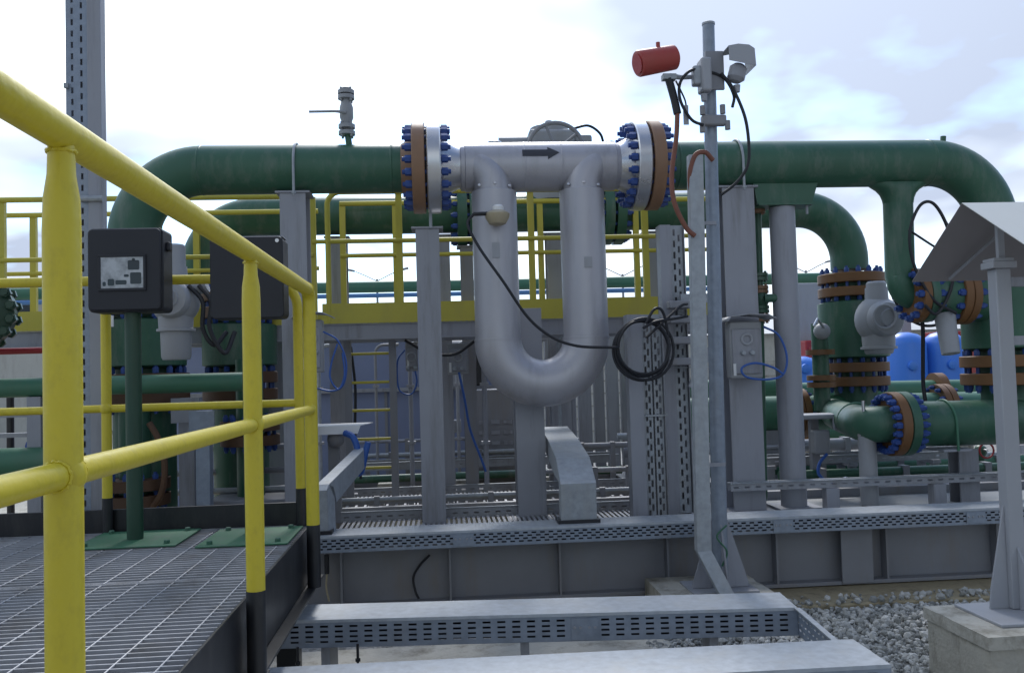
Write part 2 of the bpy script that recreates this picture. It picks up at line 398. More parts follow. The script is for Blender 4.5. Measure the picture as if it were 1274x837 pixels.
# loose stone: real pieces where it is close
def stones(name, spots, label):
    b = MB(); ph = (1+5**.5)/2
    ico = [Vector(p).normalized() for p in [(-1,ph,0),(1,ph,0),(-1,-ph,0),(1,-ph,0),(0,-1,ph),(0,1,ph),(0,-1,-ph),(0,1,-ph),(ph,0,-1),(ph,0,1),(-ph,0,-1),(-ph,0,1)]]
    fc = [(0,11,5),(0,5,1),(0,1,7),(0,7,10),(0,10,11),(1,5,9),(5,11,4),(11,10,2),(10,7,6),(7,1,8),(3,9,4),(3,4,2),(3,2,6),(3,6,8),(3,8,9),(4,9,5),(2,4,11),(6,2,10),(8,6,7),(9,8,1)]
    for (x, y, z) in spots:
        r = random.choice((random.uniform(0.006, 0.014), random.uniform(0.01, 0.022), random.uniform(0.008, 0.03)))
        q = Quaternion((random.gauss(0,1), random.gauss(0,1), random.gauss(0,1), random.gauss(0,1))).normalized()
        sc = Vector((random.uniform(.7,1.3), random.uniform(.6,1.1), random.uniform(.45,.9)))
        b.add([Vector((x,y,z)) + q @ Vector([p[i]*sc[i]*r*random.uniform(.8,1.15) for i in range(3)]) for p in ico], fc)
    o = b.build(name, 'stone', smooth=0); o['kind'] = 'stuff'; o['label'] = label; o['category'] = 'gravel'
sp = []
for i in range(11000):
    x = random.uniform(1.0, 3.4); y = random.uniform(2.9, 4.93) if random.random() < 0.985 else random.uniform(4.93, 5.06)
    sp.append((x, y, random.uniform(0.004, 0.02) + (0.034 if y > 4.925 else 0)))
stones('gravel', sp, 'loose grey crushed stone spread between the trays and the concrete footing')

def rough_block(x0, x1, y0, y1, z0, z1, amp=0.010, step=0.035, seed=0):
    """concrete block with worn, chipped edges"""
    b = MB()
    def face(o, u, v, nu, nv):
        base = len(b.v)
        for i in range(nu+1):
            for j in range(nv+1):
                p = Vector(o)+Vector(u)*(i/nu)+Vector(v)*(j/nv)
                ed = sorted([min(p.x-x0, x1-p.x), min(p.y-y0, y1-p.y), min(p.z-z0+0.3, z1-p.z)])[1]
                k = amp*(0.25 + (2.2*max(0, mnoise.noise(p*9+Vector((seed,0,0)))) if ed < step*0.9 else 0))
                c = Vector(((x0+x1)/2, (y0+y1)/2, (z0+z1)/2)); d = (c-p).normalized()
                b.v.append(tuple(p + d*k*(0.6+0.6*mnoise.noise(p*14))))
        for i in range(nu):
            for j in range(nv):
                a = base+i*(nv+1)+j; b.f.append((a, a+nv+1, a+nv+2, a+1))
    nx, ny, nz = [max(2, int(l/step)) for l in (x1-x0, y1-y0, z1-z0)]
    face((x0,y0,z0), (x1-x0,0,0), (0,0,z1-z0), nx, nz); face((x1,y1,z0), (x0-x1,0,0), (0,0,z1-z0), nx, nz)
    face((x0,y1,z0), (0,y0-y1,0), (0,0,z1-z0), ny, nz); face((x1,y0,z0), (0,y1-y0,0), (0,0,z1-z0), ny, nz)
    face((x0,y0,z1), (x1-x0,0,0), (0,y1-y0,0), nx, ny)
    return b
# ------------------------------------------------------------------ skid base frame
SK = thing('skid_frame', 'long dark grey steel skid base with plate girder and deck', 'skid', (1.5, 5.45, 0.04))
b = MB(); b.box(-1.55, 5.6, 5.40, 5.412, 0.065, 0.385); b.build('girder_web', 'grey_dark', SK)
MB().box(-1.55, 5.6, 5.32, 5.50, 0.385, 0.405).build('top_flange', 'grey_dark', SK, bevel=0.003)
MB().box(-1.55, 5.6, 5.32, 5.50, 0.042, 0.065).build('bottom_flange', 'grey_dark', SK, bevel=0.003)
for x in (-1.35, -0.62, 0.02, 0.68, 1.34, 2.02, 2.72, 3.44, 4.16, 4.9):
    MB().box(x-0.006, x+0.006, 5.325, 5.399, 0.066, 0.384).build('stiffener', 'grey_dark', SK)
MB().box(2.42, 2.62, 5.31, 5.322, 0.05, 0.384).build('splice_plate', 'grey_dark', SK, bevel=0.003)
MB().box(-1.55, 5.6, 8.7, 8.9, 0.04, 0.40).build('rear_girder', 'grey_dark', SK)
for x in (-1.45, -0.95, 1.0, 2.05, 3.4, 4.6, 5.5):
    MB().box(x-0.08, x+0.08, 5.51, 8.7, 0.15, 0.398).build('cross_beam', 'grey_dark', SK)
MB().box(1.62, 5.6, 5.515, 8.69, 0.40, 0.412).build('deck_plate', 'deck', SK)
MB().box(1.62, 5.6, 6.42, 6.50, 0.413, 0.47).build('deck_kerb', 'grey_dark', SK)
MB().box(-1.5, -0.92, 5.515, 8.69, 0.40, 0.412).build('deck_plate', 'grey_dark', SK)
# cable tail hanging on the web
tag(MB().tube(spline([(-0.10,5.36,0.33),(-0.16,5.37,0.27),(-0.2,5.37,0.2),(-0.19,5.36,0.12),(-0.17,5.34,0.08)]), 0.007, 8).build('cable_tail', 'rubber'), 'short black cable tail hanging against the skid girder', 'cable')

# ------------------------------------------------------------------ access platform on the left
PX = -0.655
PF = thing('access_platform', 'dark steel access platform with open bar grating and black fascia', 'platform', (-1.8, 2.4, 0.0))
for (y0, y1) in ((0.2, 3.285), (3.30, 4.42)):
    b = MB(); y = y0 + 0.02
    while y < y1 - 0.01:
        b.box(-3.1, PX-0.012, y-0.003, y+0.003, 0.668, 0.69); y += 0.042
    b.box(-3.1, PX-0.012, y0-0.002, y0+0.004, 0.655, 0.6905); b.box(-3.1, PX-0.012, y1-0.004, y1+0.002, 0.655, 0.6905)
    x = PX - 0.07
    while x > -3.1:
        b.cyl((x, y0, 0.689), (x, y1, 0.6872), 0.0030, n=6); x -= 0.125
    b.build('grating', 'galv_dull', PF, smooth=0, kind='stuff')
b = MB(); b.box(PX-0.01, PX, 0.0, 4.46, 0.43, 0.693)
b.box(PX, PX+0.05, 0.0, 4.46, 0.43, 0.44); b.build('fascia', 'black', PF, bevel=0.003)
MB().box(-3.1, PX, 4.43, 4.445, 0.45, 0.80).build('kick_plate', 'black', PF, bevel=0.003)
for y in (0.9, 2.1, 3.29, 4.35): MB().box(-3.1, PX-0.012, y-0.03, y+0.03, 0.5, 0.654).build('cross_beam', 'black', PF)
for x, y in ((-0.72, 0.9), (-0.75, 4.3), (-3.0, 0.9), (-3.0, 4.3)):
    MB().box(x-0.05, x+0.05, y-0.05, y+0.05, 0.0, 0.499).build('leg', 'black', PF)

RX = -0.613
def weld(b, p, r=0.034): b.sphere(p, r, 14, 8, sx=1.0, sy=0.8, sz=1.05)
HR = thing('handrail', 'big yellow tube handrail running along the platform edge beside the camera', 'handrail', (RX, 2.8, 0.45))
TOPZ, MIDZ = 1.815, 1.257
def post(y, top):
    b = MB()
    zs = [0.72, top-0.17, top-0.12, top-0.08, top-0.02, top]
    rs = [0.0295, 0.0295, 0.028, 0.022, 0.020, 0.021]
    b.tube([(RX, y, z) for z in zs], rs, 20)
    o = b.build('post', 'yellow', HR)
    MB().lathe((RX, y, 0.46), (0,0,1), [(0, 0.031), (0.262, 0.031), (0.268, 0.0305)], 20).build('black_base', 'black', o)
    MB().box(RX-0.032, RX+0.03, y-0.05, y+0.05, 0.445, 0.46).build('foot_plate', 'black', o)
    w = MB(); weld(w, (RX, y, MIDZ), 0.036); w.build('weld', 'yellow', o)
for y in (0.15, 1.49, 2.93): post(y, TOPZ+0.01)
# last post carries on into the top rail through a tight bend
pts = [(RX, -0.6, TOPZ), (RX, 1.5, TOPZ), (RX, 4.14, TOPZ)] + [tuple(p) for p in arc((RX, 4.14, TOPZ-0.06), (0,0,1), (0,1,0), 0.06, 0, PI/2, 8)][1:] + [(RX, 4.20, 0.72)]
o = MB().tube(pts, 0.030, 22).build('top_rail', 'yellow', HR)
MB().cyl((RX, 4.20, 0.44), (RX, 4.20, 0.725), 0.031).build('black_base', 'black', o)
MB().tube([(RX, -0.6, MIDZ), (RX, 1.49, MIDZ), (RX, 2.93, MIDZ), (RX, 4.20, MIDZ)], 0.0225, 18).build('mid_rail', 'yellow', HR)
w = MB(); weld(w, (RX, 4.18, MIDZ), 0.028); w.build('weld', 'yellow', HR)

def bead(c, ax, r, m='yellow', parent=None, t=0.0032):
    c = Vector(c); ax = Vector(ax).normalized(); u = ax.orthogonal().normalized(); w = ax.cross(u); n = 36
    pts = [c + (u*math.cos(2*PI*i/n)+w*math.sin(2*PI*i/n))*(r+0.0006*math.sin(i*2.3)) + ax*0.001*math.sin(i*1.7) for i in range(n)]
    MB().tube(pts, [t*(1+0.3*math.sin(i*2.9)) for i in range(n)], 6, closed=True).build('weld_bead', m, parent)
for y in (1.49, 2.93):
    for d in (-1, 1): bead((RX, y+d*0.031, MIDZ), (0,1,0), 0.0235, parent=HR)
    bead((RX, y, TOPZ-0.031), (0,0,1), 0.0215, parent=HR)
bead((RX, 4.14, TOPZ), (0,1,0), 0.0305, parent=HR, t=0.003)
HE = thing('handrail', 'yellow tube handrail across the far end of the platform behind black boxes', 'handrail', (-1.6, 4.40, 0.69))
pts = [(-2.9, 4.40, 1.90), (-1.6, 4.40, 1.90)] + [tuple(p) for p in arc((-0.85, 4.41, 1.75), (0,0,1), (1,0,0), 0.15, 0, PI/2, 10)] + [(-0.70, 4.41, 0.86)]
o = MB().tube(pts, 0.0235, 18).build('top_rail', 'yellow', HE)
MB().cyl((-0.70, 4.41, 0.62), (-0.70, 4.41, 0.87), 0.0245).build('black_base', 'black', o)
MB().cyl((-2.9, 4.40, 1.285), (-0.70, 4.41, 1.285), 0.019, n=16).build('mid_rail', 'yellow', HE)
for x in (-1.61, -2.75):
    o = MB().tube([(x, 4.40, 0.85), (x, 4.40, 1.78), (x, 4.40, 1.84), (x, 4.40, 1.90)], [0.0235, 0.0235, 0.017, 0.017], 18).build('post', 'yellow', HE)
    MB().cyl((x, 4.40, 0.62), (x, 4.40, 0.86), 0.0245).build('black_base', 'black', o)
    w = MB(); weld(w, (x, 4.39, 1.285), 0.028); w.build('weld', 'yellow', o)

# ------------------------------------------------------------------ display boxes on green stands
def rrect(x0, x1, z0, z1, r, y, n=5):
    P = []
    for cx, cz, a in ((x1-r, z1-r, 0), (x0+r, z1-r, PI/2), (x0+r, z0+r, PI), (x1-r, z0+r, 1.5*PI)):
        for i in range(n+1):
            t = a + PI/2*i/n; P.append((cx+r*math.cos(t), y, cz+r*math.sin(t)))
    return P
def stand_box(label, x0, x1, z0, z1, y, px, window, pl):
    t = thing('display_box', label, 'display box', (px, y, 0.69), 'display boxes on green stands')
    MB().prism(rrect(x0, x1, z0, z1, 0.022, y), (0, 0.14, 0)).build('housing', 'black_plastic', t, bevel=0.005)
    if window:
        fr = MB().prism(rrect(x0+0.006, x1-0.006, z0+0.006, z1-0.006, 0.02, y-0.022), (0, 0.021, 0)).build('lid', 'black_plastic', t, bevel=0.006)
        w = MB(); cx0 = x0+0.065; cx1 = x0+0.25; cz0 = z0+0.105; cz1 = z0+0.245
        w.box(cx0, cx1, y-0.0265, y-0.0225, cz0, cz1); w.build('window', 'display', fr)
        for (a0, a1, b0, b1) in ((0.118,0.168,0.082,0.125),(0.128,0.176,0.018,0.07),(0.03,0.058,0.012,0.042),(0.064,0.112,0.016,0.036),(0.008,0.022,0.01,0.03),(0.10,0.122,0.05,0.062),(0.136,0.15,0.122,0.134)):
            MB().prism(rrect(cx0+a0, cx0+a1, cz0+b0, cz0+b1, 0.006, y-0.0275), (0, 0.0009, 0)).build('display_block', 'glass', fr)
        f = MB()
        f.box(cx0-0.012, cx1+0.012, y-0.030, y-0.0225, cz1, cz1+0.012); f.box(cx0-0.012, cx1+0.012, y-0.030, y-0.0225, cz0-0.012, cz0)
        f.box(cx0-0.012, cx0, y-0.030, y-0.0225, cz0, cz1); f.box(cx1, cx1+0.012, y-0.030, y-0.0225, cz0, cz1)
        f.build('window_frame', 'black_plastic', fr, bevel=0.002)
        MB().box(x1, x1+0.018, y+0.04, y+0.08, z1-0.10, z1-0.06).build('latch', 'black_plastic', t, bevel=0.004)
    else:
        MB().box(x0+0.004, x1-0.004, y+0.02, y+0.13, z1, z1+0.006).build('top_lip', 'grey', t)
        MB().cyl((x1-0.025, y-0.006, z1-0.02), (x1-0.025, y, z1-0.02), 0.009, n=10).build('screw', 'steel', t)
    MB().cyl((px, y+0.07, 0.70), (px, y+0.07, z0), 0.036, n=20).build('post', 'green_dark', t)
    p = MB().box(pl[0], pl[1], pl[2], pl[3], 0.6925, 0.700).build('base_plate', 'green_plate', t, bevel=0.003)
    for x in (pl[0]+0.05, pl[1]-0.05):
        for yy in (pl[2]+0.05, pl[3]-0.05):
            MB().lathe((x, yy, 0.70), (0,0,1), [(0, 0.014), (0.012, 0.014), (0.015, 0.011)], 6).build('anchor_bolt', 'green', p)
stand_box('black display box with pale window and painted reflections on a green post', -1.575, -1.245, 1.725, 2.105, 4.10, -1.405, True, (-1.62, -1.17, 3.97, 4.39))
stand_box('plain black box without window behind the handrail post on green plate', -1.045, -0.715, 1.685, 2.06, 4.12, -0.885, False, (-1.07, -0.68, 3.90, 4.34))

# ================================================================== CABLE TRAYS
def tray_x(name, label, x0, x1, y0, y1, z0, z1, rows, m_top='galv', m_side='galv_blue', legs=(), end=None, joints=(), turn=0.0, group=None, pitch=0.05, sl=0.028, stag=True):
    """covered tray along X: sheet cover, perforated front and rear sides"""
    t = thing(name, label, 'cable tray', ((x0+x1)/2, (y0+y1)/2, z0), group)
    c = MB()
    c.add([(x0,y0,z1),(x1,y0,z1),(x1,y1,z1),(x0,y1,z1),(x0,y0-0.003,z1-0.012),(x1,y0-0.003,z1-0.012)], [(0,1,2,3),(4,5,1,0)])
    c.build('cover', m_top, t, solid=0.003, smooth=0)
    MB().perf((x0,y0,z0), (1,0,0), (0,0,1), x1-x0, z1-z0-0.006, rows, pitch, sl, stagger=stag).build('front_side', m_side, t, solid=0.002, smooth=0)
    MB().perf((x0,y1,z0), (1,0,0), (0,0,1), x1-x0, z1-z0-0.006, rows).build('rear_side', m_side, t, solid=0.002, smooth=0)
    f = MB(); f.box(x0, x1, y0+0.003, y0+0.02, z0-0.003, z0); f.box(x0, x1, y1-0.02, y1-0.003, z0-0.003, z0); f.build('bottom_flange', m_side, t)
    for j in joints:
        p = MB(); p.box(j-0.06, j+0.06, y0-0.006, y0-0.003, z0+0.006, z1-0.02); o = p.build('joint_plate', m_side, t)
        for dx in (-0.045, -0.02, 0.02, 0.045):
            MB().lathe((j+dx, y0-0.006, (z0+z1)/2), (0,-1,0), [(0,0.007),(0.005,0.006)], 8).build('bolt', 'galv_dull', o)
    cb = MB()
    for k in range(7):
        yy = y0+0.03+k*(y1-y0-0.06)/6; ph = random.uniform(0, 6)
        cb.tube([(x0+0.01+(x1-x0-0.02)*i/24, yy+0.008*math.sin(i*1.1+ph), z0+0.03+0.02*(k % 2)+0.006*math.sin(i*0.9+ph)) for i in range(25)], 0.021, 6)
    cb.build('cable_bundle', 'rubber', t, kind='stuff')
    if turn: t.rotation_euler.z = R(turn)
    for x in legs:
        MB().box(x-0.02, x+0.02, y0+0.05, y1-0.05, 0.02, z0-0.004).build('bracket', 'galv_dull', t)
    return t
T1 = tray_x('cable_tray', 'galvanised covered cable tray with slotted side in front of the skid', -1.5, 1.565, 4.0, 4.27, 0.205, 0.325, 4, joints=(0.62,), legs=(-0.55, 0.35, 1.2), turn=-5.2, pitch=0.066, sl=0.036, stag=False)
b = MB(); b.perf((1.567, 3.30, 0.205), (0,1,0), (0,0,1), 0.97, 0.114, 3); b.build('end_side', 'galv_blue', T1, solid=0.002, smooth=0)
b = MB(); b.box(1.55, 1.575, 3.30, 3.995, 0.320, 0.3265); b.build('end_lip', 'galv', T1)
T0 = tray_x('cable_tray', 'nearest galvanised covered cable tray along the bottom edge', -1.5, 1.57, 3.11, 3.41, 0.205, 0.325, 4, legs=(-0.4, 0.6), turn=-1.0, pitch=0.066, sl=0.036, stag=False)
MB().perf((1.572, 3.11, 0.205), (0,1,0), (0,0,1), 0.30, 0.112, 3).build('end_side', 'galv_blue', T0, solid=0.002, smooth=0)
for x, l in ((-0.66, 'thin black threaded rod under the front tray near the platform'), (-0.40, 'thin black threaded rod under the front tray beside stained slab')):
    o = thing('threaded_rod', l, 'rod', (x, 3.99, 0.15), 'threaded rods under the front tray')
    MB().cyl((x, 3.99, 0.13), (x, 3.99, 0.23), 0.006, n=8).build('shank', 'black', o); MB().lathe((x,3.99,0.155),(0,0,1),[(0,0.012),(0.012,0.012)],6).build('nut', 'black', o)
T2 = tray_x('cable_tray', 'long covered cable tray with slotted side along the skid edge', -0.79, 5.6, 5.16, 5.40, 0.407, 0.500, 4, joints=(0.10, 2.0, 3.2))
for x in (0.5, 1.9, 3.9): MB().box(x-0.03, x+0.03, 5.2, 5.318, 0.40, 0.406).build('bracket', 'galv_dull', T2)

# bends that drop on to the skid-edge tray
def bend_tray(label, x0, x1, prof, lean=0.0):
    t = thing('tray_bend', label, 'cable tray', ((x0+x1)/2, prof[0][0], prof[0][1]))
    def P(x, p, y0=prof[0][0]): return (x + lean*(p[0]-y0), p[0], p[1])
    k = len(prof)
    for i in range(k-1):
        b = MB(); b.add([P(x0,prof[i]), P(x1,prof[i]), P(x1,prof[i+1]), P(x0,prof[i+1])], [(0,1,2,3)])
        b.build('cover', 'galv', t, solid=0.004, smooth=0)
    for x in (x0, x1):
        b = MB(); low = [(min(p[0]+0.13, prof[-1][0]), p[1]-(0.12 if i > 1 else 0.0)) for i, p in enumerate(prof)]
        for i in range(k-1): b.add([P(x,prof[i]), P(x,prof[i+1]), P(x,low[i+1]), P(x,low[i])], [(0,1,2,3)])
        b.build('side', 'galv', t, solid=0.003, smooth=0)
    MB().box(x0-0.02, x1+0.02, prof[0][0]-0.015, prof[0][0]+0.14, prof[0][1], prof[0][1]+0.02).build('rubber_seal', 'rubber', t)
    return t
bend_tray('wide galvanised tray bend sloping down below the U-shaped meter', 0.685, 0.895, [(5.24,0.502),(5.22,0.735),(5.50,0.86),(6.15,0.93),(6.9,0.97)], 0.045)
bend_tray('narrow galvanised tray elbow at the left end of the skid', -0.745, -0.675, [(5.22,0.502),(5.20,0.755),(5.24,0.785),(6.0,0.93)], 0.20)

# open trays inside the skid
def open_tray(label, x0, x1, y0, y1, z0, h=0.07, mesh=True):
    t = thing('open_tray', label, 'cable tray', ((x0+x1)/2, (y0+y1)/2, z0), 'open cable trays inside the skid')
    for y in (y0, y1):
        MB().perf((x0,y,z0), (1,0,0), (0,0,1), x1-x0, h, 1, 0.075, 0.035, 0.012).build('side_rail', 'galv_dull', t, solid=0.002, smooth=0)
        MB().box(x0, x1, y-0.012, y+0.014, z0+h, z0+h+0.004).build('lip', 'galv', t)
    if mesh:
        b = MB(); x = x0+0.02
        while x < x1-0.02: b.box(x, x+0.018, y0+0.015, y1-0.015, z0+0.004, z0+0.012); x += 0.034
        b.build('slat_floor', 'galv_dull', t, smooth=0, kind='stuff')
    return t
open_tray('slotted open tray just behind the covered skid-edge tray', -0.72, 1.60, 5.48, 6.24, 0.40)
open_tray('slotted open tray along the middle of the skid floor', -0.78, 1.60, 6.78, 7.52, 0.40)
open_tray('raised slotted tray at the rear edge of the skid', -0.86, 1.60, 8.05, 8.3, 0.56, mesh=False)
open_tray('low slotted tray on stub posts right of the round column', 1.9, 4.8, 5.80, 5.86, 0.57, h=0.05, mesh=False)
for i, x in enumerate((2.60, 3.35, 4.3)):
    tag(MB().box(x-0.045, x+0.045, 5.79, 5.87, 0.412, 0.565).build('stub_post', 'grey', bevel=0.003), ['short grey stub post nearest the round column under low tray', 'short grey stub post under low tray in front of U-bolted pipe', 'short grey stub post under low tray behind the sunshade post'][i], 'post', 'stub posts under the low tray')
tag(MB().box(-0.9, 1.6, 6.50, 6.56, 0.42, 0.46).build('conduit_channel', 'galv_dull'), 'dull steel channel lying between the open skid trays', 'channel')
tag(MB().cyl((-0.9, 7.95, 0.50), (1.6, 7.95, 0.50), 0.035, n=12).build('drain_pipe', 'green'), 'dark green small pipe low across the skid floor', 'pipe')
tag(MB().cyl((1.65, 6.7, 0.5), (4.6, 6.7, 0.5), 0.02, n=12).build('thin_conduit', 'black'), 'thin black conduit across the right deck', 'conduit')

# ================================================================== METER RUN (front pipe)
PY, PZ, PR = 6.0, 2.81, 0.163
A = thing('meter_run_pipe', 'dark green pipe with left elbow leading to the brown flange of the meter', 'pipe', (-1.0, PY, 0.4))
pts = [(-0.235, PY, PZ), (-1.55, PY, PZ)] + arc((-1.55, PY, PZ-0.46), (0,0,1), (-1,0,0), 0.46, 0, PI/2, 18)[1:] + [(-2.01, PY, 1.98)]
MB().tube(pts, PR, 40).build('pipe', 'green', A)
for x in (-1.56, -0.30): MB().lathe((x, PY, PZ), (1,0,0), [(-0.008, PR), (-0.004, PR+0.003), (0.004, PR+0.003), (0.008, PR)], 40).build('weld_bead', 'green', A)
fl = flange(A, (-0.12, PY, PZ), (1,0,0), PR, 0.307, 0.085, 'flange', hub=0.075, n=56)
MB().lathe((-0.0775, PY, PZ), (1,0,0), [(0, 0.27), (0.012, 0.27)], 48).build('gasket', 'gasket', A)
studs(fl, (-0.065, PY, PZ), (1,0,0), 0.263, 20, 0.195, 0.026, length=0.062)
# right-hand length with tee branch, elbow
Bp = thing('meter_run_pipe', 'dark green pipe right of the meter with tee branch and right elbow', 'pipe', (2.6, PY, 0.4))
pts = [(1.60, PY, PZ), (3.50, PY, PZ)] + arc((3.50, PY, PZ-0.46), (0,0,1), (1,0,0), 0.46, 0, PI/2, 18)[1:] + [(3.96, PY, 2.12)]
MB().tube(pts, PR, 40).build('pipe', 'green', Bp)
for x in (1.66, 3.48): MB().lathe((x, PY, PZ), (1,0,0), [(-0.008, PR), (-0.004, PR+0.003), (0.004, PR+0.003), (0.008, PR)], 40).build('weld_bead', 'green', Bp)
b = MB(); nk = [(2.665,0.235,0.09),(2.645,0.20,0.10),(2.62,0.155,0.105),(2.59,0.125,0.104),(2.555,0.108,0.102),(2.52,0.101,0.101)]
for z, rx, ry in nk: b.v += [(3.262+rx*math.cos(2*PI*k/32), PY+ry*math.sin(2*PI*k/32), z) for k in range(32)]
for i in range(len(nk)-1): b.f += [(i*32+k, (i+1)*32+k, (i+1)*32+(k+1) % 32, i*32+(k+1) % 32) for k in range(32)]
b.build('tee_neck', 'green', Bp)
pts = [(3.262, PY, 2.6), (3.25, PY, 2.0)] + arc((3.36, 5.98, 1.97), (-1,0,0), (0,0,-1), 0.11, 0, PI/2, 10) + [(3.38, 5.96, 1.86)]
MB().tube(pts, 0.100, 28).build('branch', 'green', Bp)
fl = flange(Bp, (1.487, PY, PZ), (-1,0,0), PR, 0.307, 0.085, 'flange', hub=0.075, n=56)
MB().lathe((1.433, PY, PZ), (1,0,0), [(0, 0.27), (0.012, 0.27)], 48).build('gasket', 'gasket', Bp)
studs(fl, (1.435, PY, PZ), (1,0,0), 0.263, 20, 0.195, 0.026, length=0.062)
MB().lathe((3.62, PY, 2.99), (0.1,0,1), [(-0.03,0.02),(0.012,0.02)], 12).build('weld_boss', 'green', Bp)

# ------------------------------------------------------------------ U-tube flow meter
FM = thing('flow_meter', 'silver U-tube flow meter with black flow arrow between two flanges', 'flow meter', (0.68, 5.9, 1.15))
for (c, s) in ((-0.018, 1), (1.385, -1)):
    f = MB().lathe((c, PY, PZ), (s,0,0), [(-0.047, 0.15), (-0.046, 0.299), (-0.038, 0.307), (0.038, 0.307), (0.046, 0.30), (0.0465, 0.20), (0.075, 0.19), (0.16, 0.145), (0.2, 0.143)], 56)
    f.build('end_flange', 'steel', FM)
mn = MB().lathe((0.16, PY, PZ), (1,0,0), [(0,0.142),(0.004,0.158),(0.03,0.160),(0.034,0.166),(0.43,0.168),(0.432,0.170),(0.438,0.170),(0.44,0.168),(0.68,0.168),(0.682,0.170),(0.688,0.170),(0.69,0.168),(1.06,0.166),(1.064,0.160),(1.09,0.158),(1.096,0.142)], 48).build('manifold', 'silver', FM)
UX0, UX1, UY, UR, UZ = 0.382, 0.98, 5.925, 0.152, 1.625
for x, s in ((UX0, 1), (UX1, -1)):
    pts = spline([(x-0.25*s, 5.99, 2.835), (x-0.16*s, 5.968, 2.825), (x-0.075*s, 5.945, 2.79), (x-0.018*s, 5.93, 2.715), (x, UY, 2.60)], 7)
    r = [0.112 + 0.014*min(1, i/14) for i in range(len(pts))]
    MB().tube(pts, r, 32).build('tube_elbow', 'silver', FM)
    for dx, dz in ((-0.1, 2.655), (0.1, 2.65), (0.0, 2.66)):
        MB().lathe((x+dx, UY-0.118 if dx == 0 else UY-0.08, dz), (dx*3,-1,0.2), [(0,0.012),(0.008,0.012),(0.012,0.008)], 8).build('rivet', 'steel', FM)
for x in (UX0, UX1):
    b = MB().lathe((x, UY, 2.627), (0,0,-1), [(0.0, 0.120), (0.003, UR-0.003), (0.006, UR), (2.627-UZ, UR)], 44); b.build('tube_case', 'silver', FM)
cx = (UX0+UX1)/2; RR = (UX1-UX0)/2
b = MB().tube([(UX0, UY, UZ+0.004)] + arc((cx, UY, UZ), (-1,0,0), (0,0,-1), RR, 0, PI, 40) + [(UX1, UY, UZ+0.004)], UR+0.006, 44); b.build('return_bend', 'silver', FM)
for x in (UX0, UX1): MB().lathe((x, UY, UZ-0.006), (0,0,1), [(0,UR),(0.001,UR+0.0085),(0.012,UR+0.0085),(0.013,UR)], 44).build('seam_ring', 'silver', FM)
# arrow wrapped on the manifold front
def wrap(X, s, a0=R(21), rad=0.1705): a = a0 + s/rad; return (X, PY-rad*math.cos(a), PZ+rad*math.sin(a))
b = MB(); xs = [0.575+0.019*i for i in range(10)]
for i in range(9):
    for j in range(2):
        s0 = -0.026+0.026*j; b.add([wrap(xs[i],s0), wrap(xs[i+1],s0), wrap(xs[i+1],s0+0.026), wrap(xs[i],s0+0.026)], [(0,1,2,3)])
hx = [0.746+0.0115*i for i in range(8)]
for i in range(7):
    h0 = 0.05*(1-i/7); h1 = 0.05*(1-(i+1)/7)
    b.add([wrap(hx[i],-h0), wrap(hx[i+1],-h1), wrap(hx[i+1],0), wrap(hx[i],0)], [(0,1,2,3)])
    b.add([wrap(hx[i],0), wrap(hx[i+1],0), wrap(hx[i+1],h1), wrap(hx[i],h0)], [(0,1,2,3)])
b.build('flow_arrow', 'print', mn, smooth=0)
MB().lathe((0.40, 6.0, 2.972), (0,0,1), [(0,0.05),(0.012,0.05),(0.018,0.042)], 16).build('top_boss', 'steel', FM)
MB().lathe((1.20, 6.0, 2.968), (0,0,1), [(0,0.035),(0.012,0.035),(0.016,0.03)], 16).build('top_boss', 'steel', FM)
# sensor head on the left tube
h = MB().lathe((0.385, 5.70, 2.36), (0,0,1), [(0,0.03),(0.01,0.055),(0.05,0.078),(0.075,0.082),(0.085,0.07),(0.095,0.05)], 24).build('sensor_head', 'brass', FM)
MB().lathe((0.392, 5.70, 2.452), (0,0,1), [(0,0.036),(0.03,0.036),(0.042,0.026)], 16).build('cap', 'white', h)
MB().cyl((0.385, 5.73, 2.40), (0.388, 5.81, 2.41), 0.04, n=16).build('neck', 'silver', h)
MB().cyl((0.32, 5.68, 2.435), (0.23, 5.66, 2.43), 0.014, n=10).build('cable_gland', 'black', h)
for x, z, w, hh in ((0.375, 2.21, 0.05, 0.10), (0.985, 2.12, 0.05, 0.07)):
    MB().box(x-w/2, x+w/2, UY-UR-0.006, UY-UR+0.012, z-hh/2, z+hh/2).build('sticker_glint', 'grey_light', FM)  # pale patches standing for stickers and the glint on them
cb = MB().tube(spline([(0.23,5.66,2.43),(0.19,5.64,2.36),(0.26,5.60,2.20),(0.40,5.55,1.98),(0.55,5.55,1.75),(0.70,5.55,1.62),(0.86,5.55,1.56),(1.05,5.52,1.545),(1.125,5.535,1.545)], 8), 0.0095, 10).build('signal_cable', 'rubber')
tag(cb, 'black signal cable sagging across the U-shaped meter tubes', 'cable')

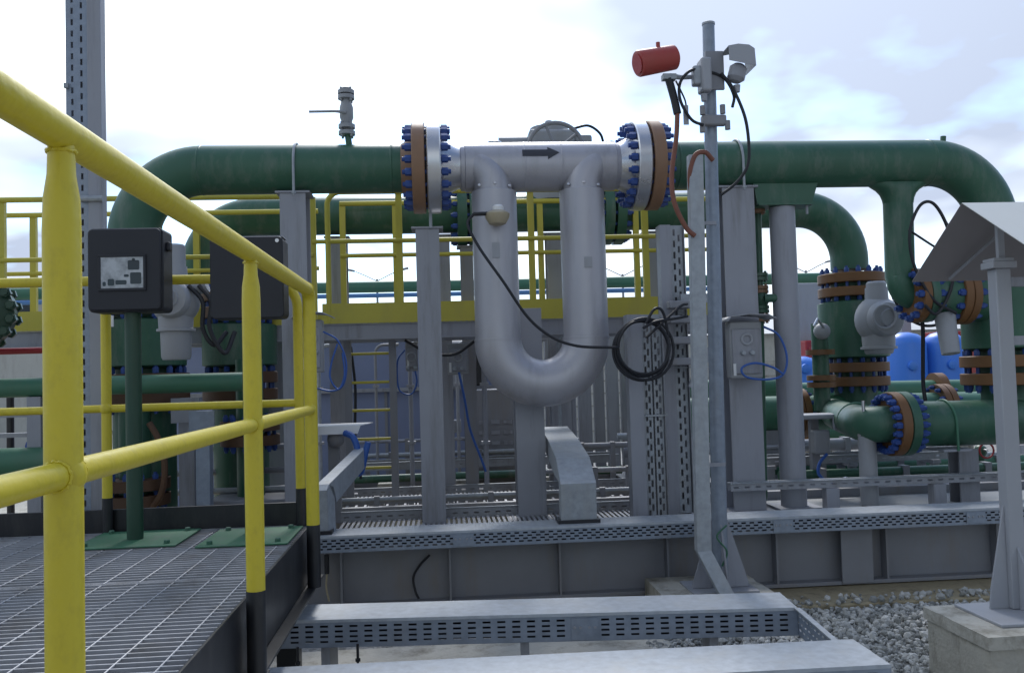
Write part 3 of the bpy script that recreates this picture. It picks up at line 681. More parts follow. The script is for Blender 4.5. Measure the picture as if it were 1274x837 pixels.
# ------------------------------------------------------------------ columns and clamps under the front run
def column(label, x, y, z0, z1, w=0.19, d=0.19, plate=True, m='grey', group=None, turn=False, clamp=None):
    t = thing('pipe_support', label, 'column', (x, y, z0), group)
    ibeam_v(MB(), x, y, z0+0.012, z1, w, d, turn=turn).build('column', m, t, bevel=0.002)
    MB().box(x-w/2-0.05, x+w/2+0.05, y-d/2-0.05, y+d/2+0.05, z0, z0+0.012).build('foot_plate', m, t)
    if plate: MB().box(x-w/2-0.028, x+w/2+0.028, y-d/2-0.01, y+d/2+0.01, z1, z1+0.014).build('top_plate', m, t, bevel=0.002)
    if clamp:
        cy, cz, cr = clamp
        r = cr+0.009; p = [(x+0.02, cy-r, z1-0.03), (x+0.02, cy-r, cz)] + arc((x+0.02, cy, cz), (0,-1,0), (0,0,1), r, 0, PI, 20)[1:-1] + [(x+0.02, cy+r, cz), (x+0.02, cy+r, z1-0.03)]
        MB().tube(p, 0.009, 10).build('u_bolt', 'galv', t)
        for s in (-1, 1): MB().lathe((x+0.02, cy+s*r, z1-0.02), (0,0,1), [(0,0.016),(0.016,0.016)], 6).build('nut', 'galv', t)
    return t
column('grey steel column with U-bolt under the left green pipe', -0.955, PY, 0.41, 2.632, 0.17, 0.20, clamp=(PY, PZ, PR), group='columns under the front pipe')
column('grey steel column with U-bolt beside the lamp mast under green pipe', 2.065, PY, 0.412, 2.632, 0.225, 0.20, clamp=(PY, PZ, PR), group='columns under the front pipe')
t = column('grey steel column below the left meter flange with thin rod', -0.075, 6.1, 0.36, 2.40, 0.16, 0.16, group='columns under the front pipe')
MB().cyl((-0.05, 6.0, 2.40), (-0.05, 6.0, 2.53), 0.011, n=10).build('jack_rod', 'galv', t)
column('grey steel column standing behind the U-shaped meter bend', 0.605, 6.25, 0.36, 1.85, 0.20, 0.20, plate=False, group='columns under the front pipe')
t = thing('round_column', 'round grey column with saddle under the right green pipe', 'column', (2.41, 6.0, 0.412))
MB().cyl((2.41, 6.0, 0.43), (2.41, 6.0, 2.505), 0.088, n=32).build('shaft', 'grey', t)
MB().box(2.26, 2.56, 5.86, 6.14, 0.413, 0.43).build('foot_plate', 'grey', t)
MB().box(2.21, 2.60, 5.90, 6.10, 2.508, 2.52).build('saddle_plate', 'green', t)
b = MB(); b.prism([(2.21,5.93,2.52),(2.60,5.93,2.52),(2.66,5.93,2.70),(2.18,5.93,2.70)], (0,0.14,0)); b.build('saddle', 'green', t)
MB().cyl((2.57, 5.95, 2.45), (2.57, 5.95, 2.53), 0.01, n=8).build('bolt', 'galv_dull', t)

# vent valve on top of the left pipe
VV = thing('vent_valve', 'small grey vent valve with lever standing on the green pipe', 'valve', (-0.59, PY, PZ+PR))
MB().cyl((-0.585, PY, PZ+PR-0.02), (-0.595, PY, 3.05), 0.022, n=14).build('neck', 'green', VV)
for z in (3.055, 3.10, 3.30, 3.335):
    f = MB().lathe((-0.60, PY, z), (0,0,1), [(-0.013, 0.03), (-0.0125, 0.056), (0.0125, 0.056), (0.013, 0.03)], 20).build('flange', 'valve_grey', VV)
    for k in range(4):
        a = PI/4 + k*PI/2; MB().lathe((-0.60+0.045*math.cos(a), PY+0.045*math.sin(a), z), (0,0,1), [(-0.028,0.009),(0.028,0.009)], 6).build('bolt', 'valve_grey', f)
MB().lathe((-0.60, PY, 3.10), (0,0,1), [(0,0.03),(0.03,0.034),(0.06,0.046),(0.13,0.046),(0.17,0.034),(0.2,0.03)], 20).build('body', 'valve_grey', VV)
MB().lathe((-0.60, PY, 3.34), (0,0,1), [(0,0.03),(0.025,0.03),(0.03,0.02)], 12).build('cap', 'valve_grey', VV)
MB().tube([(-0.60, PY-0.05, 3.185), (-0.67, PY-0.07, 3.185), (-0.84, PY-0.08, 3.18)], [0.012,0.009,0.009], 8).build('lever', 'valve_grey', VV)

# ================================================================== WALKWAY BETWEEN THE RUNS
WK = thing('gangway', 'raised grey gangway with yellow toe board and double yellow rails', 'walkway', (-0.5, 7.1, 1.69))
MB().box(-5.2, 2.50, 6.80, 6.815, 1.70, 1.80).build('edge_beam', 'grey', WK)
MB().box(-5.2, 2.50, 6.78, 6.90, 1.688, 1.70).build('edge_beam_flange', 'grey', WK)
MB().box(-5.2, 2.50, 6.79, 6.90, 1.80, 1.81).build('edge_beam_flange', 'grey', WK)
MB().box(-5.2, 2.50, 7.42, 7.50, 1.69, 1.81).build('rear_beam', 'grey', WK)
MB().box(-5.2, -0.97, 6.775, 6.783, 1.812, 1.955).build('toe_board', 'yellow_far', WK)
MB().box(-0.89, 2.50, 6.775, 6.783, 1.812, 1.965).build('toe_board', 'yellow_far', WK)
MB().box(-5.2, 2.50, 7.44, 7.448, 1.812, 1.94).build('toe_board', 'yellow_far', WK)
b = MB(); x = -5.15
while x < 2.48: b.box(x, x+0.005, 6.80, 7.43, 1.811, 1.84); x += 0.045
b.build('grating', 'galv_dull', WK, smooth=0, kind='stuff')
def rail_run(x0, x1, y, zt, zm, posts, r=0.021, corner=False):
    if corner:
        p = [(x0, y, 1.82)] + arc((x0+0.10, y, zt-0.10), (-1,0,0), (0,0,1), 0.10, 0, PI/2, 8) + [(x1, y, zt)]
    else: p = [(x0, y, zt), (x1, y, zt)]
    MB().tube(p, r, 12).build('top_rail', 'yellow_far', WK)
    MB().cyl((x0, y, zm), (x1, y, zm), r*0.85, n=12).build('mid_rail', 'yellow_far', WK)
    for px in posts: MB().box(px-0.024, px+0.024, y+0.0, y+0.04, 1.815, zt-0.005).build('post', 'yellow_far', WK)
rail_run(-5.2, -0.95, 6.79, 2.79, 2.34, (-4.2, -3.23, -2.1, -0.955))
rail_run(-0.84, 2.46, 6.79, 2.82, 2.44, (-0.30, 0.72, 1.62, 2.44), corner=True)
rail_run(-5.2, -1.0, 7.46, 2.80, 2.32, (-4.5, -3.30, -2.0))
rail_run(-0.82, 2.46, 7.46, 2.86, 2.42, (-0.80, -0.36, 0.87, 1.7, 2.4))
MB().cyl((-0.955, 6.79, 2.44), (-0.84, 6.79, 2.44), 0.018, n=10).build('mid_rail', 'yellow_far', WK)
for x in (-4.4, -1.3): ibeam_v(MB(), x, 7.15, 0.0, 1.69, 0.15, 0.15).build('leg', 'grey', WK)

# ladder behind the skid
LD = thing('ladder', 'fixed ladder with thin yellow rungs in front of blue cladding', 'ladder', (-0.55, 7.05, 0.6))
for x in (-0.735, -0.385): MB().box(x-0.028, x+0.028, 7.02, 7.07, 0.36, 1.69).build('stile', 'grey_dark', LD)
for z in (0.69, 0.915, 1.14, 1.36, 1.585): MB().cyl((-0.71, 7.045, z), (-0.41, 7.045, z), 0.011, n=10).build('rung', 'yellow_far', LD)

# ================================================================== SECOND RUN (behind)
QY, QZ = 7.7, 2.80
Q = thing('rear_run_pipe', 'dark green pipe behind the walkway with elbows at both ends', 'pipe', (0.8, QY, 0.4))
pts = [(-2.03, QY, 1.7)] + arc((-1.57, QY, QZ-0.46), (-1,0,0), (0,0,1), 0.46, 0, PI/2, 16) + [(0.24, QY, QZ)]
MB().tube(pts, PR, 36).build('pipe', 'green', Q)
pts = [(1.55, QY, QZ)] + [(3.24, QY, QZ)] + arc((3.24, QY, QZ-0.46), (0,0,1), (1,0,0), 0.46, 0, PI/2, 16)[1:] + [(3.70, QY, 2.24)]
MB().tube(pts, PR, 36).build('pipe', 'green', Q)
MB().cyl((0.24, QY, QZ), (1.55, QY, QZ), PR, n=36).build('pipe', 'green', Q)
for x in (0.26, 1.53):
    f = MB().lathe((x, QY, QZ), (1,0,0), [(-0.095,PR),(-0.092,0.29),(-0.012,0.29),(-0.01,0.2),(0.01,0.2),(0.012,0.29),(0.092,0.29),(0.095,PR)], 40).build('flange', 'green', Q)
    studs(f, (x, QY, QZ), (1,0,0), 0.25, 16, 0.19, 0.024, length=0.055)
HW = thing('gear_valve', 'grey gear operated valve with black handwheel rising behind the meter', 'valve', (1.0, 7.7, QZ))
MB().lathe((1.0, QY, QZ+0.1), (0,0,1), [(0,0.19),(0.16,0.19),(0.161,0.22),(0.21,0.22),(0.211,0.14),(0.42,0.14),(0.5,0.11)], 28).build('bonnet', 'valve_grey', HW)
MB().box(0.80, 1.20, 7.50, 7.9, 3.30, 3.50).build('gearbox', 'valve_grey', HW, bevel=0.03)
MB().lathe((1.0, 7.7, 3.50), (0,0,1), [(0,0.17),(0.05,0.17),(0.06,0.14),(0.09,0.04),(0.12,0.03)], 20).build('gearbox_cover', 'valve_grey', HW)
MB().cyl((0.55, 7.7, 3.41), (0.80, 7.7, 3.41), 0.07, n=20).build('gear_shaft', 'valve_grey', HW)
MB().box(1.2, 1.36, 7.55, 7.8, 3.33, 3.46).build('limit_switch', 'valve_grey', HW, bevel=0.02)
MB().cyl((1.0, 7.28, 3.25), (1.0, 7.5, 3.30), 0.03, n=14).build('wheel_shaft', 'valve_grey', HW)
b = MB(); b.tube(arc((1.0, 7.28, 3.25), (1,0,0), (0,0,1), 0.235, 0, 2*PI, 40)[:-1], 0.018, 10, closed=True)
for k in range(5):
    a = R(90+72*k+20); b.cyl((1.0, 7.28, 3.25), (1.0+0.23*math.cos(a), 7.28, 3.25+0.23*math.sin(a)), 0.013, n=8)
b.build('handwheel', 'grey_dark', HW)
MB().tube(spline([(1.2,7.5,3.50),(1.32,7.5,3.52),(1.42,7.5,3.45),(1.46,7.55,3.36)]), 0.012, 8).build('cable', 'rubber', HW)
for i, (x, w, lab) in enumerate(((-0.87, 0.16, 'wide grey column under the rear pipe beside the ladder'), (1.93, 0.21, 'wide grey column under the rear pipe behind slotted trays'), (1.01, 0.14, 'grey column under the rear valve between meter tubes'), (0.02, 0.15, 'grey column under the rear pipe left of the meter'), (0.24, 0.11, 'narrow dark column seen left of the meter tube'))):
    column(lab, x, QY, 0.40, 2.60 if i < 4 else 2.5, w, 0.16, m='grey' if i < 4 else 'grey_dark', group='columns under the rear pipe')

# ------------------------------------------------------------------ flanged valve builder (vertical)
def big_valve(name, label, x, y, z0, z1, r, rf, neck_r, z_low, n=16, fm='flange_orange', top_r=PR, z_top=None, group=None):
    t = thing(name, label, 'valve', (x, y, z_low), group)
    MB().lathe((x, y, z0), (0,0,1), [(0, r*0.8), (0.02, r), (z1-z0-0.02, r), (z1-z0, r*0.8)], 40).build('body', 'green', t)
    for (za, up) in ((z0, -1), (z1, 1)):
        for k in (0, 1):
            zc = za + up*(0.075 + 0.125*k)
            f = MB().lathe((x, y, zc-0.042), (0,0,1), [(0, rf*0.6), (0.001, rf-0.005), (0.006, rf), (0.078, rf), (0.083, rf-0.005), (0.084, rf*0.6)], 44).build('flange', fm, t)
            if k == 0: studs(f, (x, y, za+up*0.1375), (0,0,1), rf*0.86, n, 0.21, 0.022, length=0.055)
        MB().cyl((x, y, za), (x, y, za+up*0.24), rf*0.62, n=28).build('hub', 'green', t)
    MB().lathe((x, y, z_low), (0,0,1), [(0, neck_r), (z0-0.22-z_low, neck_r), (z0-0.2-z_low, neck_r*1.1)], 28).build('neck', 'green', t)
    return t
def actuator(label, x, y, z, s=1.0, flip=1, m='valve_grey', motor=1.0):
    t = thing('electric_actuator', label, 'actuator', (x, y, z-0.3*s), 'grey electric actuators')
    MB().sphere((x, y, z), 0.17*s, 24, 14, sx=1.0, sy=0.85, sz=1.05).build('housing', m, t)
    MB().lathe((x, y-0.10*s, z), (0,-1,0), [(0,0.135*s),(0.05*s,0.13*s),(0.07*s,0.115*s),(0.075*s,0.07*s),(0.09*s,0.065*s)], 28).build('end_cover', m, t)
    MB().lathe((x, y, z-0.10*s), (0,0,-1), [(0,0.12*s),(0.10*s,0.115*s),(0.103*s,0.13*s),(0.12*s,0.13*s),(0.123*s,0.105*s),(0.13*s+0.17*s*motor,0.10*s),(0.14*s+0.18*s*motor,0.09*s)], 24).build('motor', m, t)
    MB().lathe((x, y, z+0.12*s), (0,0,1), [(0,0.085*s),(0.12*s,0.08*s),(0.121*s,0.072*s),(0.14*s+0.12*s*motor,0.072*s),(0.155*s+0.12*s*motor,0.06*s)], 20).build('stem_cover', m, t)
    MB().lathe((x+0.12*s*flip, y, z+0.08*s), (flip,0,0.35), [(0,0.06*s),(0.08*s,0.055*s),(0.082*s,0.062*s),(0.1*s,0.062*s)], 16).build('terminal_cover', m, t)
    MB().tube(arc((x-0.05*s, y-0.20*s, z+0.01*s), (1,0,0), (0,0,1), 0.085*s, 0, 2*PI, 20)[:-1], 0.010*s, 8, closed=True).build('handwheel', m, t)
    return t
# right: valve on the rear run
big_valve('ball_valve', 'tall green ball valve with orange flanges under the rear right elbow', 3.71, QY, 1.44, 1.96, 0.30, 0.29, 0.185, 0.95)
actuator('pale grey electric actuator on the green ball valve right of round column', 3.66, 7.15, 1.76, 1.12, 1, motor=0.1, m='grey_light')
# right: valve on the front run
big_valve('ball_valve', 'large green valve body behind the sunshade post with orange flanges', 4.06, 6.05, 1.46, 2.02, 0.30, 0.32, 0.19, 0.95)
SPL = thing('flanged_spool', 'short green flanged spool with blue bolts left of the sunshade', 'pipe', (3.58, 6.0, 1.7))
MB().lathe((3.31, 5.93, 1.86), (1,0,0), [(0.0,0.10),(0.04,0.15),(0.08,0.165),(0.30,0.185),(0.52,0.185)], 32).build('barrel', 'green', SPL)
for x, rf in ((3.345, 0.19), (3.63, 0.21)):
    f = MB().lathe((x-0.03, 5.93, 1.86), (1,0,0), [(-0.03,0.12),(-0.029,rf-0.004),(-0.025,rf),(0.022,rf),(0.026,rf-0.004),(0.027,0.12)], 40).build('flange', 'flange_orange', SPL)
    MB().lathe((x+0.03, 5.93, 1.86), (1,0,0), [(-0.03,0.12),(-0.029,rf-0.004),(-0.025,rf),(0.022,rf),(0.026,rf-0.004),(0.027,0.12)], 40).build('flange', 'green' if x < 3.5 else 'flange_orange', SPL)
    studs(f, (x, 5.93, 1.86), (1,0,0), rf*0.84, 12, 0.116, 0.026, length=0.05)
MB().lathe((3.47, 5.84, 1.72), (0,-0.2,-1), [(0,0.07),(0.1,0.065),(0.28,0.06)], 20).build('drain_stub', 'valve_grey', SPL)
LOW = thing('flanged_pipe', 'low green pipe with big orange flange and U-bolt near the sunshade', 'pipe', (3.5, 5.9, 0.42))
MB().cyl((3.13, 5.9, 0.97), (4.06, 5.9, 0.96), 0.155, n=36).build('pipe', 'green', LOW)
f = MB().lathe((3.095, 5.9, 0.975), (1,0,0), [(-0.035,0.12),(-0.034,0.216),(-0.03,0.22),(0.027,0.22),(0.03,0.216),(0.031,0.12)], 44).build('flange', 'flange_orange', LOW)
MB().lathe((3.165, 5.9, 0.975), (1,0,0), [(-0.034,0.12),(-0.033,0.216),(-0.03,0.22),(0.027,0.22),(0.03,0.2),(0.033,0.18),(0.13,0.157)], 44).build('flange', 'green', LOW)
studs(f, (3.13, 5.9, 0.975), (1,0,0), 0.187, 20, 0.14, 0.024, length=0.055)
MB().tube(spline([(3.08,5.9,0.975),(3.0,5.91,0.975),(2.96,6.0,0.975),(2.99,6.2,0.975),(3.2,6.9,0.975),(3.45,7.6,0.97)]), 0.125, 28).build('pipe', 'green', LOW)
MB().tube(arc((3.03,6.3,0.975), (-0.95,0.3,0), (0,0,1), 0.132, 0, PI, 14), 0.009, 8).build('u_bolt', 'green_pale', LOW)
MB().tube([(3.46,5.735,0.79)] + arc((3.46,5.9,0.965), (0,-1,0), (0,0,1), 0.163, 0, PI, 16) + [(3.46,6.06,0.79)], 0.009, 8).build('u_bolt', 'green_pale', LOW)
MB().box(3.36, 3.56, 5.74, 6.06, 0.785, 0.80).build('saddle_plate', 'grey', LOW)
ibeam_v(MB(), 3.62, 5.95, 0.413, 0.785, 0.14, 0.14).build('support', 'grey', LOW)
# low header behind on the right
RH = thing('header_pipe', 'green header pipe low behind the round column', 'pipe', (3.4, QY, 0.42))
MB().cyl((2.0, QY, 0.98), (5.6, QY, 0.95), 0.155, n=28).build('pipe', 'green_pale', RH)
for x in (3.15, 4.5):
    f = MB().lathe((x, QY, 0.97), (1,0,0), [(-0.06,0.1),(-0.059,0.22),(-0.004,0.22),(-0.003,0.18),(0.003,0.18),(0.004,0.22),(0.059,0.22),(0.06,0.1)], 32).build('flange', 'flange_orange', RH)
    studs(f, (x, QY, 0.97), (1,0,0), 0.19, 12, 0.12, 0.02, length=0.045)
for x in (2.9, 4.3): MB().box(x-0.09, x+0.09, 7.62, 7.78, 0.413, 0.83).build('support', 'grey', RH)
RH2 = thing('header_pipe', 'pale flanged green pipe far behind the small drain line', 'pipe', (2.9, 8.7, 0.42))
MB().cyl((1.9, 8.7, 1.16), (3.4, 8.7, 1.16), 0.115, n=24).build('pipe', 'green_pale', RH2)
for x in (2.72, 2.95, 3.08): MB().lathe((x, 8.7, 1.16), (1,0,0), [(0,0.11),(0.001,0.175),(0.06,0.175),(0.061,0.11)], 28).build('flange', 'brass', RH2)
MB().box(2.5, 2.6, 8.6, 8.8, 0.4, 1.05).build('support', 'grey', RH2)
RH3 = thing('header_pipe', 'pale green pipe running right past the blue tanks', 'pipe', (5.0, 9.3, 0.4))
MB().cyl((3.6, 9.3, 1.10), (7.5, 9.3, 1.06), 0.11, n=24).build('pipe', 'green_pale', RH3)
f = MB().lathe((5.35, 9.3, 1.08), (1,0,0), [(0,0.1),(0.001,0.19),(0.10,0.19),(0.101,0.1)], 28).build('flange', 'flange_orange', RH3)
MB().box(4.6, 4.72, 9.22, 9.38, 0.02, 0.98).build('support', 'grey', RH3)
# right-hand edge flange behind the sunshade
EF = thing('flanged_pipe', 'orange flanged green pipe end at the right picture edge', 'pipe', (4.3, 5.6, 0.42))
MB().cyl((4.02, 5.5, 0.78), (4.9, 5.5, 0.78), 0.14, n=28).build('pipe', 'green', EF)
f = MB().lathe((4.03, 5.5, 0.80), (1,0,0.1), [(0,0.1),(0.001,0.23),(0.06,0.23),(0.061,0.1)], 36).build('flange', 'flange_orange', EF)
studs(f, (4.06, 5.5, 0.80), (1,0,0.1), 0.195, 12, 0.07, 0.022, length=0.05)
MB().box(4.5, 4.6, 5.45, 5.55, 0.413, 0.66).build('support', 'grey', EF)
# thin drain line with small valves
DL = thing('drain_line', 'thin dark green drain line with small flanged valves beside round column', 'pipe', (2.22, 6.1, 0.42))
MB().tube([(2.275, 6.1, 2.66), (2.265, 6.1, 2.0), (2.235, 6.1, 0.50)] + arc((2.185, 6.1, 0.49), (1,0,0), (0,0,-1), 0.05, 0, PI/2, 6) + [(2.12, 6.1, 0.44)], 0.026, 14).build('pipe', 'green', DL)
for z, m in ((2.51, 'flange'), (2.03, 'green'), (1.94, 'flange'), (1.80, 'green'), (1.74, 'flange')):
    f = MB().lathe((2.26, 6.1, z), (0,0,1), [(-0.028,0.03),(-0.026,0.065),(-0.003,0.065),(-0.002,0.05),(0.002,0.05),(0.003,0.065),(0.026,0.065),(0.028,0.03)], 20).build('flange', m, DL)
    for k in range(4):
        a = PI/4 + k*PI/2; MB().lathe((2.26+0.05*math.cos(a), 6.1+0.05*math.sin(a), z), (0,0,1), [(-0.04,0.01),(0.04,0.01)], 6).build('bolt', m, f)
MB().sphere((2.262, 6.08, 1.87), 0.06, 16, 10).build('valve_body', 'green', DL)
MB().cyl((2.26, 6.0, 1.87), (2.36, 5.98, 1.87), 0.03, n=12).build('stem', 'green', DL)

# ------------------------------------------------------------------ left cluster
big_valve('ball_valve', 'dark green valve body under the left elbow behind the display boxes', -2.0, 6.15, 1.50, 1.84, 0.27, 0.29, 0.2, 0.5, fm='flange_dark')
big_valve('ball_valve', 'dark green valve with brown flanges between the two black boxes', -1.50, 6.75, 1.50, 1.83, 0.27, 0.27, 0.2, 0.5, fm='flange_dark')
actuator('grey electric actuator seen between the two black display boxes', -1.60, 5.5, 1.90, 0.86, 1, m='grey_light')
LP = thing('header_pipe', 'weathered pale green pipe crossing behind the yellow platform rails', 'pipe', (-2.4, 5.6, 1.3))
MB().cyl((-4.6, 5.6, 1.40), (-1.12, 5.6, 1.395), 0.058, n=24).build('pipe', 'green_pale', LP)
for x in (-1.9,): MB().lathe((x, 5.6, 1.40), (1,0,0), [(-0.01,0.058),(-0.005,0.062),(0.005,0.062),(0.01,0.058)], 24).build('weld_bead', 'green_pale', LP)
MB().box(-2.5, -2.42, 5.56, 5.64, 0.0, 1.34).build('support', 'grey', LP)
LP2 = thing('header_pipe', 'thick pale green pipe at the left edge low above ground', 'pipe', (-3.3, 5.55, 0.8))
MB().cyl((-5.5, 5.55, 0.955), (-2.1, 5.55, 0.95), 0.088, n=28).build('pipe', 'green_pale', LP2)
MB().box(-3.2, -3.1, 5.5, 5.6, 0.0, 0.87).build('support', 'grey', LP2)
LP3 = thing('header_pipe', 'dark red-brown thin pipe crossing the left edge', 'pipe', (-3.3, 5.7, 1.5))
MB().cyl((-4.6, 5.7, 1.62), (-2.35, 5.7, 1.625), 0.02, n=14).build('pipe', 'red_dark', LP3)
MB().box(-2.40, -2.34, 5.66, 5.74, 0.0, 1.66).build('support', 'grey', LP3)
GF = thing('blind_flange', 'dark green blind flange with stud bolts cut by the left edge', 'flange', (-2.75, 5.5, 1.62))
f = MB().lathe((-2.73, 5.46, 1.845), (0.25,-1,0), [(0,0.15),(0.001,0.212),(0.1,0.212),(0.12,0.12),(0.13,0.05)], 40).build('disc', 'green_dark', GF)
studs(f, (-2.72, 5.41, 1.845), (0.25,-1,0), 0.205, 16, 0.12, 0.033, m='green_dark', length=0.06)
MB().cyl((-2.73, 5.46, 1.845), (-3.2, 6.3, 1.845), 0.10, n=28).build('pipe', 'green_dark', GF)
ibeam_v(MB(), -3.15, 6.2, 0.0, 1.74, 0.10, 0.10).build('support', 'grey', GF)
SV = thing('small_valve', 'small brown instrument valve on a grey post left of cable upright', 'valve', (-2.39, 5.9, 1.5))
MB().box(-2.44, -2.38, 5.86, 5.92, 0.0, 2.02).build('post', 'grey', SV)
MB().lathe((-2.46, 5.85, 1.80), (1,0,0), [(0,0.03),(0.02,0.06),(0.05,0.06),(0.08,0.04),(0.1,0.04),(0.13,0.07),(0.16,0.07)], 16).build('body', 'brass', SV)
MB().sphere((-2.41, 5.82, 1.73), 0.055, 14, 8).build('bonnet', 'rubber', SV)
# lower left clutter: flanged drops, small stands, conduit
for i, (x, y, z, r, lab) in enumerate(((-2.0, 5.95, 0.62, 0.16, 'brown flanged drop pipe low behind the first green stand'), (-1.35, 6.35, 0.95, 0.15, 'brown flanged drop pipe low behind the yellow post'))):
    t = thing('flanged_drop', lab, 'pipe', (x, y, 0.41), 'flanged drops under the left valves')
    MB().cyl((x, y, 0.41), (x, y, z+0.6), r*0.62, n=24).build('pipe', 'green', t)
    for k in (0, 1):
        f = MB().lathe((x, y, z+k*0.10), (0,0,1), [(0,r*0.6),(0.001,r*1.35),(0.07,r*1.35),(0.071,r*0.6)], 32).build('flange', 'flange_dark', t)
        if k == 0: studs(f, (x, y, z+0.085), (0,0,1), r*1.12, 12, 0.17, 0.02, length=0.045)
for i, (x, y, w, z1, m, lab) in enumerate(((-1.50, 5.72, 0.085, 1.22, 'galv_blue', 'pale galvanised stand behind platform between the green stands'), (-1.66, 5.95, 0.10, 1.3, 'grey', 'grey stand next to pale galvanised stand behind platform'), (-1.02, 6.9, 0.06, 1.6, 'galv', 'thin pale conduit stand in front of blue cladding'))):
    t = thing('instrument_stand', lab, 'stand', (x, y, 0.4))
    MB().box(x-w/2, x+w/2, y-w/2, y+w/2, 0.41, z1).build('post', m, t, bevel=0.004)
    MB().box(x-w, x+w, y-w, y+w, 0.40, 0.412).build('foot_plate', m, t)
    MB().box(x-w*0.9, x+w*0.9, y-w*0.7, y-w/2-0.001, z1-0.16, z1).build('bracket', m, t)
for k, z in enumerate((0.62, 0.74, 0.9)):
    tag(MB().cyl((-2.3, 6.5+0.15*k, z), (-0.95, 6.5+0.15*k, z), 0.022, n=10).build('small_pipe', ['galv', 'grey_dark', 'galv_dull'][k]), ['pale small pipe lowest behind the platform kick plate', 'dark small pipe low behind the platform', 'dull small pipe uppermost behind the platform'][k], 'pipe')
b = MB().box(-1.6, -1.0, 6.1, 6.9, 0.42, 0.60).build('dark_sump_box', 'grey_dark', bevel=0.01); tag(b, 'dark steel box on the skid floor behind the platform', 'box')
# orange flex beside the left stand
tag(MB().tube(spline([(-1.86,5.8,1.15),(-1.80,5.78,1.05),(-1.76,5.77,0.9),(-1.78,5.78,0.72),(-1.86,5.8,0.6)]), 0.02, 10).build('flex_hose', 'flange_dark'), 'dark brown flexible hose curving behind the green stand', 'hose')

# ================================================================== UPRIGHTS, MAST, SUNSHADE
UP = thing('cable_upright', 'tall slotted galvanised cable upright rising behind the near yellow post', 'cable tray', (-1.80, 4.7, 0.0))
b = MB(); b.perf((-1.905, 4.70, 0.02), (0,0,1), (1,0,0), 3.7, 0.105, 2, 0.06, 0.032, 0.012, margin=0.006); b.build('slotted_face', 'galv_blue', UP, solid=0.003, smooth=0)
MB().box(-1.798, -1.728, 4.69, 4.76, 0.0, 3.75).build('post', 'grey', UP, bevel=0.004)
MB().box(-1.908, -1.90, 4.70, 4.80, 0.02, 3.72).build('side', 'galv_dull', UP)
MB().box(-1.899, -1.80, 4.79, 4.796, 0.02, 3.72).build('back', 'grey_dark', UP)
MB().box(-1.912, -1.89, 4.68, 4.70, 2.94, 2.965).build('clamp', 'galv', UP)
MB().cyl((-1.83, 4.68, 2.36), (-1.72, 4.68, 2.36), 0.016, n=10).build('clip', 'galv', UP)

# mast with detectors
MP = thing('mast_footing', 'square concrete footing under the detector mast', 'footing', (1.5, 5.0, 0.0))
rough_block(1.18, 1.80, 4.78, 5.28, 0.0, 0.152).build('block', 'concrete', MP)
MB().box(1.35, 1.72, 4.82, 5.12, 0.15, 0.162).build('steel_plate', 'galv_dull', MP)
MS = thing('detector_mast', 'tall round grey mast with gusset plates on a concrete footing', 'mast', (1.54, 4.95, 0.162))
MB().cyl((1.535, 4.93, 0.163), (1.563, 4.85, 3.345), 0.045, 0.034, n=28).build('pole', 'galv_blue', MS)
MB().lathe((1.563, 4.85, 3.345), (0.01,0,1), [(0,0.037),(0.012,0.037),(0.016,0.03)], 24).build('cap', 'galv', MS)
for dx in (-1, 1):
    b = MB(); b.prism([(1.535+dx*0.043, 4.925, 0.164), (1.535+dx*0.16, 4.925, 0.164), (1.535+dx*0.16, 4.925, 0.19), (1.54+dx*0.043, 4.925, 0.55)], (0, 0.01, 0)); b.build('gusset', 'grey', MS)
b = MB(); b.prism([(1.53, 4.886, 0.164), (1.53, 4.78, 0.164), (1.53, 4.78, 0.19), (1.53, 4.886, 0.55)], (0.01, 0, 0)); b.build('gusset', 'grey', MS)
CH = thing('cable_channel', 'galvanised channel standing against the mast with kinked foot', 'channel', (1.43, 4.80, 0.33))
def chan(b, p0, p1, w=0.088, d=0.05):
    p0 = Vector(p0); p1 = Vector(p1)
    x = Vector((w/2,0,0)); y = Vector((0,d,0))
    b.add([p0-x, p0+x, p1+x, p1-x], [(0,1,2,3)]); b.add([p0-x, p1-x, p1-x+y, p0-x+y], [(0,1,2,3)]); b.add([p0+x, p0+x+y, p1+x+y, p1+x], [(0,1,2,3)])
b = MB(); chan(b, (1.405, 4.78, 0.40), (1.436, 4.76, 2.58), 0.076); b.build('channel', 'galv', CH, solid=0.004, smooth=0)
b = MB(); chan(b, (1.505, 4.70, 0.165), (1.405, 4.779, 0.399), 0.076); b.build('foot_channel', 'galv', CH, solid=0.004, smooth=0)
for z in (0.85, 2.2): MB().box(1.44, 1.56, 4.832, 4.84, z, z+0.02).build('strap', 'grey', CH)

DT = thing('flame_detector', 'red cylindrical detector tilted on an arm left of the mast', 'detector', (1.2500, 4.80, 3.0050))
ax = Vector((0.225, 0.05, 0.055)).normalized()
MB().lathe((1.1250, 4.76, 3.0900), ax, [(0,0.055),(0.002,0.069),(0.01,0.073),(0.23,0.068),(0.24,0.054),(0.245,0.02)], 28).build('housing', 'red', DT)
MB().lathe((1.1230, 4.76, 3.0890), -ax, [(0,0.055),(0.004,0.055)], 24).build('lens', 'red_dark', DT)
MB().lathe((1.2500, 4.785, 3.1900), (0,0,1), [(0,0.012),(0.03,0.012)], 8).build('top_screw', 'red', DT)
MB().tube([(1.3150,4.8,3.0350),(1.3800,4.81,3.0300),(1.5000,4.84,3.0450)], [0.016,0.013,0.013], 10).build('arm', 'galv', DT)
MB().box(1.27, 1.345, 4.77, 4.82, 3.01, 3.04).build('bracket', 'galv', DT)
